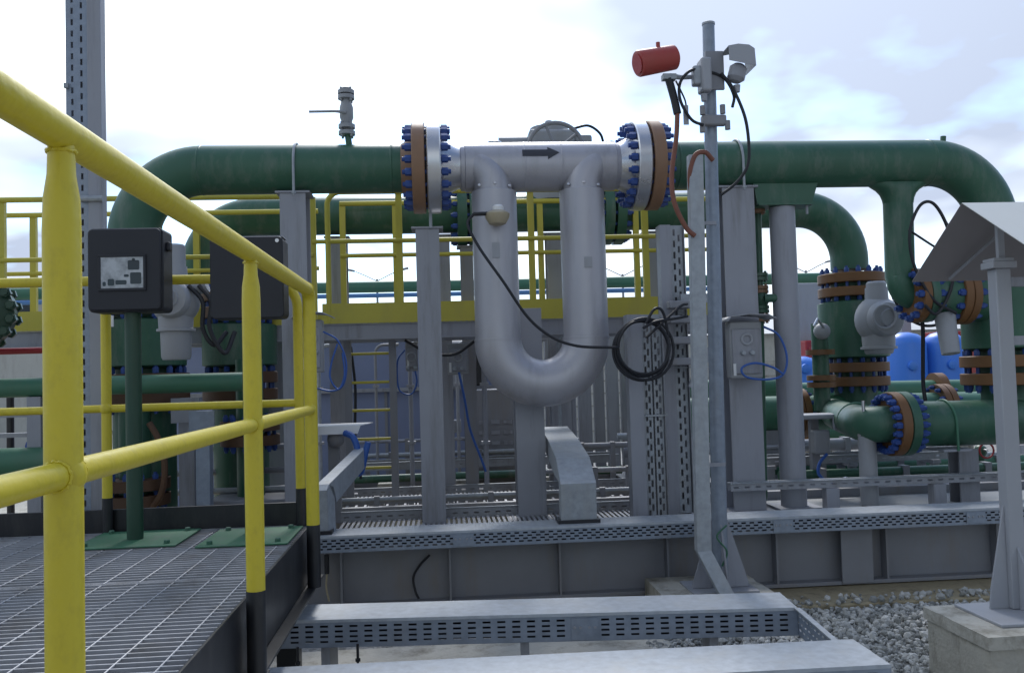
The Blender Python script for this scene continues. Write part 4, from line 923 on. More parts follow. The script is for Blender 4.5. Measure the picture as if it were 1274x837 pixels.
MB().tube(spline([(1.3050,4.79,3.0150),(1.3300,4.785,2.9050),(1.3450,4.78,2.8150)]), 0.022, 12).build('gland', 'rubber', DT)
MB().tube(spline([(1.3450,4.79,3.0050),(1.3900,4.79,2.9050),(1.4000,4.79,2.8550)]), 0.005, 6).build('tag_wire', 'rubber', DT)
MB().box(1.38, 1.41, 4.785, 4.79, 2.755, 2.865).build('tag_plate', 'grey_light', DT)
tag(MB().tube(spline([(1.3450,4.78,2.8250),(1.3300,4.77,2.6750),(1.2950,4.76,2.4750),(1.3000,4.75,2.3150),(1.3600,4.75,2.1750),(1.4100,4.75,2.1250)]), 0.0135, 12).build('flex_conduit', 'orange_flex'), 'orange-brown flexible conduit hanging from the red detector', 'conduit')
tag(MB().tube(spline([(1.4100,4.79,2.3550),(1.4000,4.77,2.4750),(1.4300,4.76,2.5750),(1.4900,4.77,2.5950),(1.5400,4.79,2.5550)]), 0.0135, 12).build('flex_conduit', 'orange_flex'), 'orange-brown conduit looping over the channel top', 'conduit')
CM = thing('gas_detector', 'grey junction head with pale hood clamped to the mast top', 'detector', (1.5700, 4.82, 2.9550))
MB().box(1.48, 1.54, 4.74, 4.84, 2.935, 3.125).build('head', 'grey_light', CM, bevel=0.012)
MB().box(1.44, 1.49, 4.76, 4.82, 2.975, 3.085).build('gland_block', 'galv', CM, bevel=0.01)
MB().box(1.52, 1.625, 4.79, 4.81, 2.955, 3.175).build('clamp_plate', 'grey_dark', CM, bevel=0.004)
b = MB(); hp = [(1.625,3.17),(1.68,3.18),(1.74,3.175),(1.77,3.155),(1.775,3.06)]
for i in range(4): b.add([(hp[i][0],4.70,hp[i][1]),(hp[i+1][0],4.70,hp[i+1][1]),(hp[i+1][0],4.86,hp[i+1][1]),(hp[i][0],4.86,hp[i][1])],[(0,1,2,3)])
b.add([(1.625,4.70,3.17),(1.68,4.70,3.18),(1.74,4.70,3.175),(1.77,4.70,3.155),(1.775,4.70,3.06),(1.625,4.70,3.09)],[(0,1,2,3,4,5)])
b.build('hood', 'grey_light', CM, solid=0.004, smooth=0)
MB().lathe((1.6800, 4.78, 2.9950), (0.3,0,1), [(0,0.03),(0.02,0.05),(0.08,0.05),(0.1,0.03)], 16).build('sensor', 'grey', CM)
for p in ((1.50, 2.925), (1.69, 2.975)): MB().lathe((p[0], 4.78, p[1]), (0,0,-1), [(0,0.02),(0.04,0.016)], 10).build('gland', 'galv_dull', CM)
JN = thing('mast_junction', 'small brown-grey junction fitting halfway up the mast', 'fitting', (1.56, 4.8, 2.75))
MB().box(1.49, 1.63, 4.79, 4.84, 2.755, 2.815).build('body', 'grey_dark', JN, bevel=0.01)
for p in ((1.495,2.84),(1.61,2.845),(1.635,2.755),(1.49,2.74)): MB().lathe((p[0],4.80,p[1]), (0,0,1), [(-0.025,0.016),(0.025,0.016)], 8).build('gland', 'grey_dark', JN)
tag(MB().tube(spline([(1.49,4.78,2.75),(1.42,4.77,2.78),(1.36,4.76,2.88),(1.36,4.76,2.98),(1.42,4.76,3.05),(1.50,4.78,3.06),(1.62,4.79,3.02),(1.67,4.78,2.92),(1.66,4.78,2.85)]), 0.0085, 10).build('cable_loop', 'rubber'), 'dark cable loop hanging round the mast above the junction', 'cable')
tag(MB().tube(spline([(1.60,4.77,3.04),(1.66,4.76,2.95),(1.72,4.75,2.78),(1.735,4.75,2.6),(1.72,4.76,2.5),(1.66,4.78,2.42),(1.58,4.8,2.36)]), 0.009, 10).build('cable_drop', 'rubber'), 'dark cable dropping down right of the mast', 'cable')
tag(MB().tube(spline([(1.56,4.86,0.52),(1.50,4.85,0.46),(1.55,4.84,0.38),(1.52,4.84,0.30)]), 0.005, 8).build('earth_wire', 'green_plate'), 'thin green earth wire at the foot of the mast', 'wire')

# sunshade stand
SP = thing('stand_footing', 'rough concrete block under the sunshade stand', 'footing', (2.5, 3.62, 0.0))
rough_block(2.14, 2.86, 3.40, 3.86, 0.0, 0.25, 0.02, 0.025, 3).build('block', 'concrete', SP)
rough_block(2.13, 2.87, 3.39, 3.87, 0.248, 0.30, 0.009, 0.02, 5).build('top_slab', 'concrete_white', SP)
SS = thing('sunshade_stand', 'grey stand with folded sheet-metal sunshade roof at the right edge', 'sunshade', (2.45, 3.72, 0.30))
MB().box(2.26, 2.66, 3.50, 3.84, 0.300, 0.313).build('base_plate', 'grey_light', SS, bevel=0.003)
b = MB(); b.box(2.445, 2.515, 3.70, 3.765, 0.314, 1.80); b.build('post', 'grey_light', SS, bevel=0.005)
for s in (-1, 1):
    x = 2.48 + s*0.036
    b = MB(); b.prism([(x, 3.728, 0.314), (x+s*0.085, 3.728, 0.314), (x+s*0.075, 3.728, 0.40), (x, 3.728, 0.76)], (0, 0.01, 0)); b.build('gusset', 'grey_light', SS)
b = MB(); b.prism([(2.475, 3.699, 0.314), (2.475, 3.56, 0.314), (2.475, 3.565, 0.36), (2.475, 3.699, 0.58)], (0.01, 0, 0)); b.build('gusset', 'grey_light', SS)
b = MB(); b.box(2.425, 2.535, 3.685, 3.78, 1.80, 1.83); b.box(2.432, 2.528, 3.69, 3.775, 1.83, 1.845); b.build('cap_bracket', 'grey_light', SS, bevel=0.003)
MB().box(2.475, 2.505, 3.72, 3.74, 1.845, 2.08).build('stem', 'grey_light', SS)
MB().box(2.50, 3.3, 3.71, 3.75, 1.72, 1.76).build('cross_arm', 'grey', SS)
MB().box(2.50, 3.3, 3.71, 3.75, 1.46, 1.50).build('cross_arm', 'grey', SS)
MB().box(2.50, 3.3, 3.71, 3.75, 0.98, 1.02).build('cross_arm', 'grey', SS)
MB().box(3.2, 3.29, 3.69, 3.78, 0.02, 1.80).build('post', 'grey_light', SS)
rz, ry = 2.10, 3.75
nx0, nx1 = 2.335, 3.5
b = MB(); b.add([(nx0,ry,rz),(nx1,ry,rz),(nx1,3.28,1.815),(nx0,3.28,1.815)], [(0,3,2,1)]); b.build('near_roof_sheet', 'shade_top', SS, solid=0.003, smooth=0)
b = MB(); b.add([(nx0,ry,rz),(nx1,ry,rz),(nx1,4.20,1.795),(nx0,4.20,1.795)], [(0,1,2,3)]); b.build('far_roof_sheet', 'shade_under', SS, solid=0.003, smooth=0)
MB().tube([(2.62,3.76,2.05),(2.50,4.15,1.80)], 0.008, 6).build('roof_stay', 'galv_dull', SS)

# ================================================================== VERTICAL TRAYS, COILS, BOXES
def vtray(label, x, w, y, z0, z1, side=0.095, double=False):
    t = thing('vertical_tray', label, 'cable tray', (x, y, z0), 'upright slotted cable trays on the skid')
    MB().box(x, x+side, y-0.004, y, z0, z1).build('plain_face', 'grey', t)
    xs = x + side + 0.006
    n = 2 if double else 1; ww = (w - side)/n
    for k in range(n):
        MB().perf((xs+k*ww, y+0.03, z0), (0,0,1), (1,0,0), z1-z0, ww-0.012, 2, 0.078, 0.045, 0.015, margin=0.008).build('slotted_face', 'galv', t, solid=0.002, smooth=0)
    MB().box(x, x+0.004, y, y+0.10, z0, z1).build('side', 'galv_dull', t); MB().box(x+w-0.002, x+w+0.002, y+0.0, y+0.10, z0, z1).build('side', 'galv_dull', t)
    MB().box(x, x+w, y+0.11, y+0.113, z0, z1).build('back', 'grey_dark', t)
    MB().box(xs, x+w+0.02, y+0.015, y+0.027, (z0+z1)*0.5, (z0+z1)*0.5+0.012).build('splice', 'galv', t)
    return t
vtray('shorter double slotted cable tray upright right of the meter', 1.215, 0.235, 5.70, 0.42, 1.76, double=True)
vtray('taller slotted cable tray upright behind the channel', 1.505, 0.17, 5.90, 0.42, 2.38, side=0.075)
CO = thing('cable_coil', 'coil of black cable hung on the double slotted tray', 'cable', (1.30, 5.52, 1.3))
for k in range(4):
    c = (1.285+0.012*math.sin(k*2.1), 5.54+0.014*k, 1.53+0.012*math.cos(k*1.7)); r = 0.165+0.008*((k*3) % 4)
    pts = [Vector(c) + Vector((r*math.cos(2*PI*i/36), 0.012*math.sin(4*PI*i/36+k), r*1.04*math.sin(2*PI*i/36))) for i in range(36)]
    MB().tube(pts, 0.0092, 8, closed=True).build('turn', 'rubber', CO)
MB().tube(spline([(1.30,5.53,1.69),(1.36,5.53,1.78),(1.42,5.55,1.76),(1.45,5.56,1.6),(1.43,5.55,1.45)]), 0.0092, 8).build('tail', 'rubber', CO)
MB().tube(spline([(1.30,5.53,1.60),(1.42,5.55,1.70),(1.55,5.6,1.80),(1.62,5.7,1.82)]), 0.0092, 8).build('tail', 'rubber', CO)
MB().tube(spline([(1.28,5.52,1.66),(1.36,5.53,1.70),(1.50,5.58,1.72),(1.62,5.7,1.74)]), 0.0092, 8).build('tail', 'rubber', CO)
CL = thing('cable_clamp_rack', 'dark cable clamps and stubs on the tray behind the channel', 'clamp', (1.6, 5.78, 1.4))
for z in (1.42, 1.56, 1.70, 1.80):
    MB().box(1.52, 1.72, 5.76, 5.86, z, z+0.05).build('clamp', 'grey_dark', CL, bevel=0.008)
MB().box(1.62, 1.82, 5.84, 5.88, 1.84, 1.90).build('bracket', 'galv', CL)
b = MB(); b.obox((1.70, 5.80, 1.38), (0.03, 0.03, 0.24), Matrix.Rotation(R(25), 3, 'Y')); b.build('stay', 'grey_light', CL)
def jbox(label, x0, x1, y, z0, z1, hood=True):
    t = thing('junction_box', label, 'junction box', ((x0+x1)/2, y, z0), 'hooded junction boxes')
    MB().box(x0, x1, y, y+0.10, z0, z1).build('enclosure', 'valve_grey', t, bevel=0.01)
    l = MB().box(x0+0.012, x1-0.012, y-0.014, y-0.001, z0+0.03, z1-0.05).build('lid', 'grey', t, bevel=0.006)
    cx = (x0+x1)/2
    MB().tube(arc((cx, y-0.018, z1-0.12), (1,0,0), (0,0,1), 0.034, 0, 2*PI, 16)[:-1], 0.009, 8, closed=True).build('gauge_ring', 'grey_light', l)
    for k in (-1, 1): MB().lathe((cx+0.03*k, y-0.012, z1-0.21), (0,-1,0), [(0,0.018),(0.03,0.014)], 10).build('knob', 'galv', l)
    MB().box(x0+0.012, x0+0.03, y-0.02, y-0.0145, z0+0.02, z0+0.10).build('tag_plate', 'white', t)
    if hood:
        pr = [(x0-0.04, z1+0.0), (x0-0.02, z1+0.028), (cx, z1+0.045), (x1+0.02, z1+0.035), (x1+0.07, z1+0.012)]
        b = MB()
        for i in range(4): b.add([(pr[i][0],y-0.10,pr[i][1]),(pr[i+1][0],y-0.10,pr[i+1][1]),(pr[i+1][0],y+0.12,pr[i+1][1]),(pr[i][0],y+0.12,pr[i][1])], [(0,1,2,3)])
        b.build('hood', 'grey_light', t, solid=0.006)
    return t
jbox('hooded grey junction box on the column right of the mast', 1.92, 2.14, 5.76, 1.32, 1.70)
jbox('hooded grey junction box on the column beside the yellow post', -0.90, -0.76, 5.75, 1.44, 1.78)
jbox('small grey box on the ladder post below the walkway', -0.30, -0.20, 7.45, 1.44, 1.68, hood=False)
jbox('grey instrument box under the walkway left of the meter', 0.05, 0.22, 7.3, 1.40, 1.66, hood=False)
def cable(name, label, pts, r=0.010, m='blue_cable', cat='cable'): return tag(MB().tube(spline(pts), r, 8).build(name, m), label, cat)
cable('cable_loop', 'blue cable loop beside the hooded box on the right column', [(2.14,5.72,1.66),(2.24,5.72,1.60),(2.29,5.72,1.46),(2.26,5.72,1.34),(2.14,5.7,1.31),(2.00,5.69,1.33),(1.97,5.69,1.39),(2.06,5.69,1.42),(2.18,5.7,1.39),(2.26,5.71,1.34)], 0.0075)
cable('cable_loop', 'bright blue cable loop left of the ladder rungs', [(-0.75,5.73,1.70),(-0.66,5.74,1.64),(-0.61,5.74,1.50),(-0.63,5.74,1.36),(-0.70,5.74,1.32),(-0.80,5.74,1.34)], 0.006)
cable('cable_loop', 'second bright blue loop hanging left of the ladder', [(-0.66,5.72,1.62),(-0.70,5.72,1.50),(-0.71,5.72,1.40),(-0.66,5.72,1.33),(-0.62,5.72,1.42),(-0.63,5.72,1.56)], 0.006)
cable('cable_loop', 'dark blue cable drooping below the small box on the ladder post', [(-0.30,7.4,1.62),(-0.36,7.4,1.54),(-0.37,7.4,1.40),(-0.35,7.4,1.28),(-0.26,7.4,1.25),(-0.21,7.4,1.34),(-0.22,7.4,1.44)], 0.007)
cable('hose_bundle', 'short bright blue hose bundle over the tray elbow', [(-0.66,6.05,1.03),(-0.60,6.0,1.0),(-0.57,5.98,0.90),(-0.585,5.97,0.78),(-0.55,5.97,0.78),(-0.52,5.97,0.90),(-0.50,5.97,0.97)], 0.022, cat='hose')
PD = thing('canopy_plate', 'small pale sheet canopy on a post left of the ladder', 'canopy', (-0.72, 6.2, 0.4))
b = MB(); b.add([(-0.90,6.10,1.075),(-0.56,6.10,1.075),(-0.50,6.42,1.075),(-0.90,6.42,1.075)],[(0,1,2,3)]); b.add([(-0.90,6.10,1.075),(-0.56,6.10,1.075),(-0.58,6.09,1.02),(-0.90,6.09,1.02)],[(0,3,2,1)])
b.build('sheet', 'white', PD, solid=0.005, smooth=0)
MB().box(-0.80, -0.72, 6.24, 6.32, 0.40, 1.07).build('post', 'grey_dark', PD); MB().sphere((-0.74,6.2,0.98), 0.06, 14, 8).build('instrument', 'grey_dark', PD)
t = thing('canopy_plate', 'grey rounded canopy over blue instrument right of round column', 'canopy', (2.9, 6.6, 0.41))
MB().box(2.66, 3.02, 6.5, 6.75, 0.985, 1.02).build('sheet', 'grey_light', t, bevel=0.01); MB().box(2.94, 3.03, 6.49, 6.52, 0.90, 1.0).build('lip', 'grey_light', t, bevel=0.01)
MB().box(2.82, 2.88, 6.62, 6.68, 0.413, 0.985).build('post', 'grey_dark', t); MB().box(2.80,2.93,6.53,6.61,0.72,0.90).build('instrument', 'valve_grey', t, bevel=0.015)
cable('cable_loop', 'blue cable curl on the deck beneath the rounded canopy', [(2.88,6.5,0.72),(2.80,6.45,0.66),(2.78,6.42,0.58),(2.86,6.4,0.52),(2.98,6.4,0.55)], 0.012)
# black wires looping around the right branch pipe
cable('wire_loop', 'large black wire loop hanging in front of the tee branch', [(3.50,5.75,1.72),(3.34,5.75,1.82),(3.22,5.75,2.05),(3.20,5.75,2.28),(3.28,5.75,2.46),(3.38,5.75,2.47),(3.47,5.75,2.30),(3.50,5.75,2.05),(3.46,5.75,1.86),(3.36,5.75,1.72),(3.28,5.75,1.78)], 0.011, 'rubber')
cable('wire_drop', 'thin black wire slanting from the branch to the spool', [(3.20,5.77,2.30),(3.38,5.75,2.17),(3.56,5.74,2.06),(3.62,5.75,2.0)], 0.008, 'rubber')
cable('wire_drop', 'thin black wire curving down past the branch pipe right side', [(3.46,5.76,2.36),(3.54,5.75,2.2),(3.60,5.75,2.1)], 0.007, 'rubber')
for i in range(3):
    cable('wire_bundle', ['uppermost black wire of the bundle above the right actuator', 'middle black wire of the bundle above the right actuator', 'lowest black wire of the bundle above the right actuator'][i], [(3.56,6.7,1.98-0.03*i),(3.66,6.7,1.86-0.05*i),(3.82,6.7,1.80-0.06*i),(3.98,6.7,1.82-0.05*i),(4.06,6.75,1.9)], 0.012, 'rubber')
cable('wire_drop', 'thick black wires dropping in front of the left blue tank', [(3.38,6.0,1.80),(3.40,6.0,1.65),(3.42,6.05,1.45),(3.44,6.1,1.25),(3.45,6.1,1.1)], 0.014, 'rubber')
SVR = thing('small_valve', 'small chrome-handled valve on green drop beside the tall ball valve', 'valve', (3.28, 7.3, 1.0))
MB().cyl((3.26,7.4,1.0), (3.26,7.4,1.75), 0.07, n=18).build('pipe', 'green', SVR)
for z in (1.20, 1.26, 1.48): MB().lathe((3.26,7.4,z), (0,0,1), [(0,0.07),(0.001,0.12),(0.045,0.12),(0.046,0.07)], 20).build('flange', 'flange_orange', SVR)
MB().sphere((3.24,7.3,1.68), 0.07, 14, 10).build('body', 'valve_grey', SVR)
MB().tube([(3.24,7.25,1.70),(3.16,7.2,1.78),(3.12,7.18,1.72)], 0.012, 8).build('handle', 'steel', SVR)
BV = thing('small_valve', 'small blue banded valve under the green pipe right of canopy', 'valve', (3.0, 5.95, 0.8))
MB().lathe((2.86,5.95,0.93), (1,0,0), [(0,0.02),(0.01,0.04),(0.04,0.045),(0.08,0.045),(0.1,0.03)], 18).build('body', 'steel', BV); MB().cyl((2.90,5.92,1.0), (2.90,5.92,1.14), 0.012, n=8).build('handle', 'steel', BV); MB().cyl((2.93,5.95,0.42),(2.93,5.95,0.9),0.06,n=14).build('support','valve_grey',BV)

# ================================================================== BACKGROUND
BC = thing('equipment_cabin', 'blue-grey clad equipment cabin behind the skid', 'cabin', (-0.9, 10.2, 0.0))
MB().box(-2.9, 0.62, 9.5, 11.0, 0.0, 1.24).build('lower_wall', 'blue_wall', BC)
MB().box(-2.9, 0.62, 9.56, 11.0, 1.28, 1.92).build('upper_wall', 'blue_wall', BC)
MB().box(-2.92, 0.64, 9.44, 11.02, 1.24, 1.28).build('ledge', 'grey', BC, bevel=0.004)
MB().box(-2.95, 0.66, 9.42, 11.05, 1.92, 1.97).build('roof', 'grey', BC)
for x in (-2.3, -1.7, -0.6, 0.0): MB().box(x-0.015, x+0.015, 9.485, 9.499, 0.02, 1.24).build('panel_joint', 'grey_dark', BC)
t = thing('motor_unit', 'dark round motor unit against the blue cabin wall', 'motor', (0.25, 9.2, 1.24))
MB().cyl((0.05,9.1,1.60), (0.35,9.1,1.60), 0.17, n=24).build('drum', 'grey_dark', t); MB().box(0.30, 0.46, 9.0, 9.3, 1.28, 1.80).build('housing', 'black', t, bevel=0.02); MB().box(0.02,0.30,9.0,9.3,1.281,1.44).build('pedestal', 'grey', t)
t = thing('louvre_cabinet', 'dark louvred cabinet below the left meter tube', 'cabinet', (0.45, 8.6, 0.4))
MB().box(0.22, 0.80, 8.5, 9.0, 0.40, 1.25).build('casing', 'grey_dark', t, bevel=0.01)
for z in (0.62, 0.72, 0.82, 0.92):
    for x in (0.34, 0.46, 0.58): MB().box(x, x+0.08, 8.485, 8.499, z, z+0.035).build('louvre', 'grey', t)
posts = [(1.10,0.10,'grey_dark','first and darkest'),(1.27,0.10,'grey','second'),(1.45,0.13,'grey','third'),(1.60,0.10,'grey_dark','fourth'),(1.74,0.12,'grey','fifth'),(1.88,0.10,'grey_dark','sixth and farthest right')]
for i, (x, w, m, l) in enumerate(posts):
    t = thing('conduit_post', l + ' upright post in the row behind the meter bend', 'post', (x, 9.0, 0.4), 'upright posts behind the skid')
    MB().box(x-w/2, x+w/2, 8.95, 9.05, 0.42, 1.78).build('shaft', m, t, bevel=0.006); MB().box(x-w/2-0.03, x+w/2+0.03, 8.92, 9.08, 0.40, 0.42).build('foot_plate', m, t)
tag(MB().box(1.0, 2.1, 8.93, 9.10, 0.36, 0.40).build('post_base_channel', 'galv_dull'), 'galvanised base channel under the row of upright posts', 'channel')
BW = thing('block_wall', 'pale concrete block boundary wall behind the plant', 'wall', (4, 17, 0))
MB().box(-1.0, 14, 17.0, 17.2, 0.0, 1.42).build('wall', 'wall_far', BW)
MB().box(-1.0, 14, 16.95, 17.25, 1.42, 1.50).build('coping', 'concrete_white', BW)
for z in (0.24, 0.48, 0.72, 0.96, 1.2): MB().box(-1.0, 14, 16.985, 17.0, z-0.015, z+0.015).build('mortar_course', 'concrete', BW)
FP = thing('rack_pipe', 'long green pipe on the far pipe rack seen below the rails', 'pipe', (0, 14, 2.7))
MB().cyl((-16, 14, 2.83), (14, 14, 2.80), 0.09, n=20).build('pipe', 'green_pale', FP)
for x in (-12, -7.5, -4, 7.6, 11): MB().box(x-0.08, x+0.08, 13.9, 14.1, 0, 2.70).build('support', 'grey', FP)
tag(MB().cyl((-16, 13.8, 2.68), (5.0, 13.8, 2.655), 0.035, n=12).build('rack_pipe', 'blue_pipe'), 'thin blue pipe under the green far rack pipe', 'pipe')
for x, y, r, lab in ((5.98, 11.0, 0.26, 'left of the two bright blue domed tanks beyond the actuator'), (6.50, 11.0, 0.26, 'right of the two bright blue domed tanks beyond the actuator'), (4.72, 11.3, 0.24, 'bright blue tank half hidden behind the round column')):
    t = thing('blue_tank', lab, 'tank', (x, y, 0.2), 'bright blue pressure tanks')
    zt = 1.72 if x > 5 else 1.45
    MB().lathe((x, y, 0.45), (0,0,1), [(-0.12,0.05),(-0.06,r*0.75),(0,r),(zt-0.55,r),(zt-0.48,r*0.9),(zt-0.42,r*0.6),(zt-0.39,0.05)], 28).build('shell', 'blue_tank', t)
    for k in range(3): a = k*2*PI/3+0.4; MB().box(x+r*0.7*math.cos(a)-0.03, x+r*0.7*math.cos(a)+0.03, y+r*0.7*math.sin(a)-0.03, y+r*0.7*math.sin(a)+0.03, 0.0, 0.5).build('leg', 'blue_tank', t)
    MB().lathe((x-0.05, y-r+0.02, 1.35), (0,-1,0), [(0,0.06),(0.05,0.06),(0.06,0.04)], 14).build('nozzle', 'blue_tank', t)
    MB().lathe((x, y, 1.05), (0,0,1), [(0,r),(0.001,r+0.012),(0.03,r+0.012),(0.031,r)], 28).build('band', 'blue_tank', t)
t = thing('grey_cabinet', 'pale grey cabinet on legs far behind the tall ball valve', 'cabinet', (5.6, 13, 0))
MB().box(5.2, 5.95, 12.8, 13.2, 1.25, 2.62).build('casing', 'grey_light', t, bevel=0.02)
for x in (5.28, 5.87): MB().box(x-0.04, x+0.04, 12.95, 13.05, 0, 1.25).build('leg', 'grey_dark', t)
for x0, x1, y, z1, lab in ((7.6, 8.25, 13, 1.85, 'red fire cabinet right of the blue tanks'), (5.25, 5.6, 12.4, 1.75, 'small red cabinet behind the tall ball valve')):
    t = thing('fire_cabinet', lab, 'cabinet', ((x0+x1)/2, y, 0)); MB().box(x0, x1, y, y+0.4, 0.3, z1).build('casing', 'red_dark', t, bevel=0.02); MB().box(x0+0.05, x1-0.05, y-0.015, y-0.001, 0.4, z1-0.1).build('door', 'red', t, bevel=0.005); MB().box(x0+0.1, x1-0.1, y+0.1, y+0.3, 0, 0.3).build('plinth', 'concrete', t)
# left: red pipe frame, pale building
t = thing('hydrant_frame', 'red pipe hydrant frame beyond the left pipes', 'hydrant', (-4.1, 9, 0))
MB().tube([(-4.45,9,0.0),(-4.45,9,1.30),(-4.40,9,1.36),(-4.0,9,1.36),(-3.95,9,1.30),(-3.95,9,0.0)], 0.045, 12).build('pipe_frame', 'red_dark', t)
MB().lathe((-3.95,9,0.82), (0,-1,0), [(0,0.03),(0.02,0.09),(0.06,0.09),(0.08,0.04)], 14).build('blue_valve', 'stud', t); MB().cyl((-4.2,9,0.0),(-4.2,9,1.34),0.035,n=10).build('riser','black',t)
for k, z in enumerate((1.16, 1.0)):
    tag(MB().box(-5.2, -2.6, 7.4, 7.45, z, z+0.035).build('guard_rail', 'galv_dull'), ['upper dull grey guard rail beyond the left pipes', 'lower dull grey guard rail beyond the left pipes'][k], 'rail')
tag(MB().perf((-4.2, 5.1, 0.30), (1,0,0), (0,0,1), 2.0, 0.07, 1, 0.12, 0.06, 0.02).build('slotted_rail', 'galv', solid=0.004, smooth=0), 'slotted galvanised rail low at the left edge', 'rail')
t = thing('plant_building', 'pale building with small window at far left', 'building', (-11, 20, 0))
MB().box(-16, -7.6, 20, 26, 0, 3.55).build('wall', 'wall_far', t); b = MB(); b.prism([(-16.3,19.6,3.55),(-16.3,26.4,3.55),(-16.3,23,4.25)], (9.0,0,0)); b.build('roof', 'roof', t)
w = MB().box(-9.25, -8.85, 19.96, 19.99, 2.85, 3.3).build('window', 'glass', t); MB().box(-9.29, -8.81, 19.94, 19.958, 3.3, 3.34).build('frame', 'white', w); MB().box(-9.29, -8.81, 19.94, 19.958, 2.81, 2.85).build('sill', 'white', w)
t = thing('warehouse', 'long low pale warehouse along the horizon', 'building', (10, 62, 0))
MB().box(-26, 44, 60, 72, 0, 3.6).build('wall', 'wall_far', t); b = MB(); b.prism([(-27,59,3.6),(-27,73,3.6),(-27,66,5.2)], (72,0,0)); b.build('roof', 'roof', t)
for x in range(-22, 42, 8): MB().box(x, x+3, 59.93, 59.99, 0.2, 2.8).build('door', 'grey', t)
# site lamps
for x, lab in ((-2.8, 'distant double-armed site lamp seen under the left rails'), (17.1, 'distant site lamp seen right of the round column'), (8.4, 'distant site lamp seen right of the meter')):
    t = thing('site_lamp', lab, 'lamp post', (x, 40, 0), 'distant site lamps')
    MB().cyl((x,40,0), (x,40,5.8), 0.07, 0.05, n=10).build('pole', 'grey_dark', t)
    for s in (-1, 1):
        MB().tube([(x,40,5.7),(x+s*0.6,40,6.0),(x+s*0.95,40,6.15)], 0.022, 8).build('arm', 'grey_dark', t)
        b = MB(); b.obox((x+s*1.2,40,6.22), (0.45,0.2,0.09), Matrix.Rotation(R(-12*s),3,'Y')); b.build('lamp_head', 'grey_dark', t, bevel=0.02)

# small loose pieces
t = thing('test_probe', 'short black rod with yellow tail hanging on the girder by the platform', 'rod', (-0.70, 5.31, 0.1))
MB().cyl((-0.70,5.30,0.26), (-0.70,5.30,0.37), 0.014, n=10).build('grip', 'rubber', t); MB().tube(spline([(-0.70,5.30,0.26),(-0.705,5.30,0.18),(-0.69,5.30,0.10)]), 0.006, 6).build('tail', 'brass', t)
for i, (x, y, w, l) in enumerate(((-0.50, 7.78, 0.16, 'small pale concrete plinth lowest left on the skid floor'), (0.16, 7.82, 0.22, 'pale concrete plinth on the skid floor left of the louvred cabinet'), (0.95, 7.8, 0.2, 'pale concrete plinth on the skid floor right of the meter bend'))):
    tag(MB().box(x-w/2, x+w/2, y, y+0.12, 0.40, 0.475).build('plinth', 'concrete_white', bevel=0.006), l, 'plinth')
for k in range(2):
    cable('hanging_cable', ['black cable curving down from the grey actuator behind the boxes', 'second black cable looping right of the grey actuator'][k], [(-1.50+0.06*k,5.42,1.98),(-1.42+0.05*k,5.42,1.88),(-1.42+0.04*k,5.42,1.72),(-1.36+0.06*k,5.44,1.62-0.05*k),(-1.30+0.05*k,5.5,1.70)], 0.014, 'rubber')
tag(MB().box(-1.98, -1.89, 5.28, 5.29, 1.735, 1.80).build('tag_plate', 'white'), 'small white tag plate beside the first green post', 'tag plate')

# ------------------------------------------------------------------ pipework and conduits under the gangway
vc = [(-1.12,8.2,0.018,'galv','thin pale conduit rising left of the wide ladder column'),(-0.62,8.4,0.014,'grey_dark','thin dark conduit rising behind the ladder rungs'),(-0.28,7.9,0.02,'grey','thin grey conduit rising beside the small ladder-post box'),(0.14,8.2,0.016,'galv_dull','thin dull conduit rising below the grey instrument box'),(0.36,7.6,0.022,'grey','grey conduit rising behind the left meter tube'),(0.86,7.9,0.02,'grey_dark','dark conduit rising behind the tray bend'),(0.98,7.4,0.014,'galv','bright thin conduit right of the meter bend column'),(1.13,7.6,0.02,'grey','grey conduit rising left of the double slotted tray')]
for x, y, r, m, l in vc:
    t = thing('conduit', l, 'conduit', (x, y, 0.4), 'thin conduits under the gangway')
    MB().tube([(x,y,0.42),(x,y,1.62)] + [tuple(p) for p in arc((x+0.08,y,1.62), (-1,0,0), (0,0,1), 0.08, 0, PI/2, 5)][1:] + [(x+0.22,y,1.70)], r, 8).build('tube', m, t)
    for z in (0.8, 1.3): MB().box(x-r-0.015, x+r+0.015, y-r-0.004, y+r+0.012, z, z+0.025).build('clip', 'galv_dull', t)
hp = [(-0.92,1.6,8.45,0.66,0.022,'galv','pale thin pipe crossing above the rear skid tray'),(-0.92,0.22,8.6,0.78,0.016,'grey','thin grey pipe crossing the lower blue cladding'),(0.8,1.62,7.75,0.74,0.025,'grey_dark','dark pipe crossing behind the tray bend'),(0.8,1.62,7.1,0.60,0.02,'galv_dull','dull pipe low behind the double slotted tray'),(-0.92,1.6,6.62,0.50,0.018,'galv','pale pipe lying between the open skid trays'),(1.62,3.4,7.1,0.60,0.03,'grey_dark','dark pipe low behind the round column'),(1.62,3.2,8.2,0.78,0.03,'galv','pale pipe behind the drain line near the deck'),(1.62,3.2,7.4,0.70,0.022,'galv_dull','dull pipe behind the drain line at deck level')]
for x0, x1, y, z, r, m, l in hp:
    t = thing('cross_pipe', l, 'pipe', ((x0+x1)/2, y, z), 'small pipes across the skid')
    MB().cyl((x0,y,z), (x1,y,z), r, n=10).build('tube', m, t)
    n = 3
    for k in range(n):
        x = x0+(x1-x0)*(k+0.5)/n; MB().box(x-0.02, x+0.02, y-r-0.008, y+r+0.008, 0.40, z+r+0.006).build('bracket', 'grey_dark', t)
cable('drooping_cable', 'black cable drooping under the gangway left of the meter', [(-0.28,6.9,1.68),(-0.1,6.9,1.58),(0.1,6.9,1.56),(0.28,6.9,1.67)], 0.012, 'rubber')
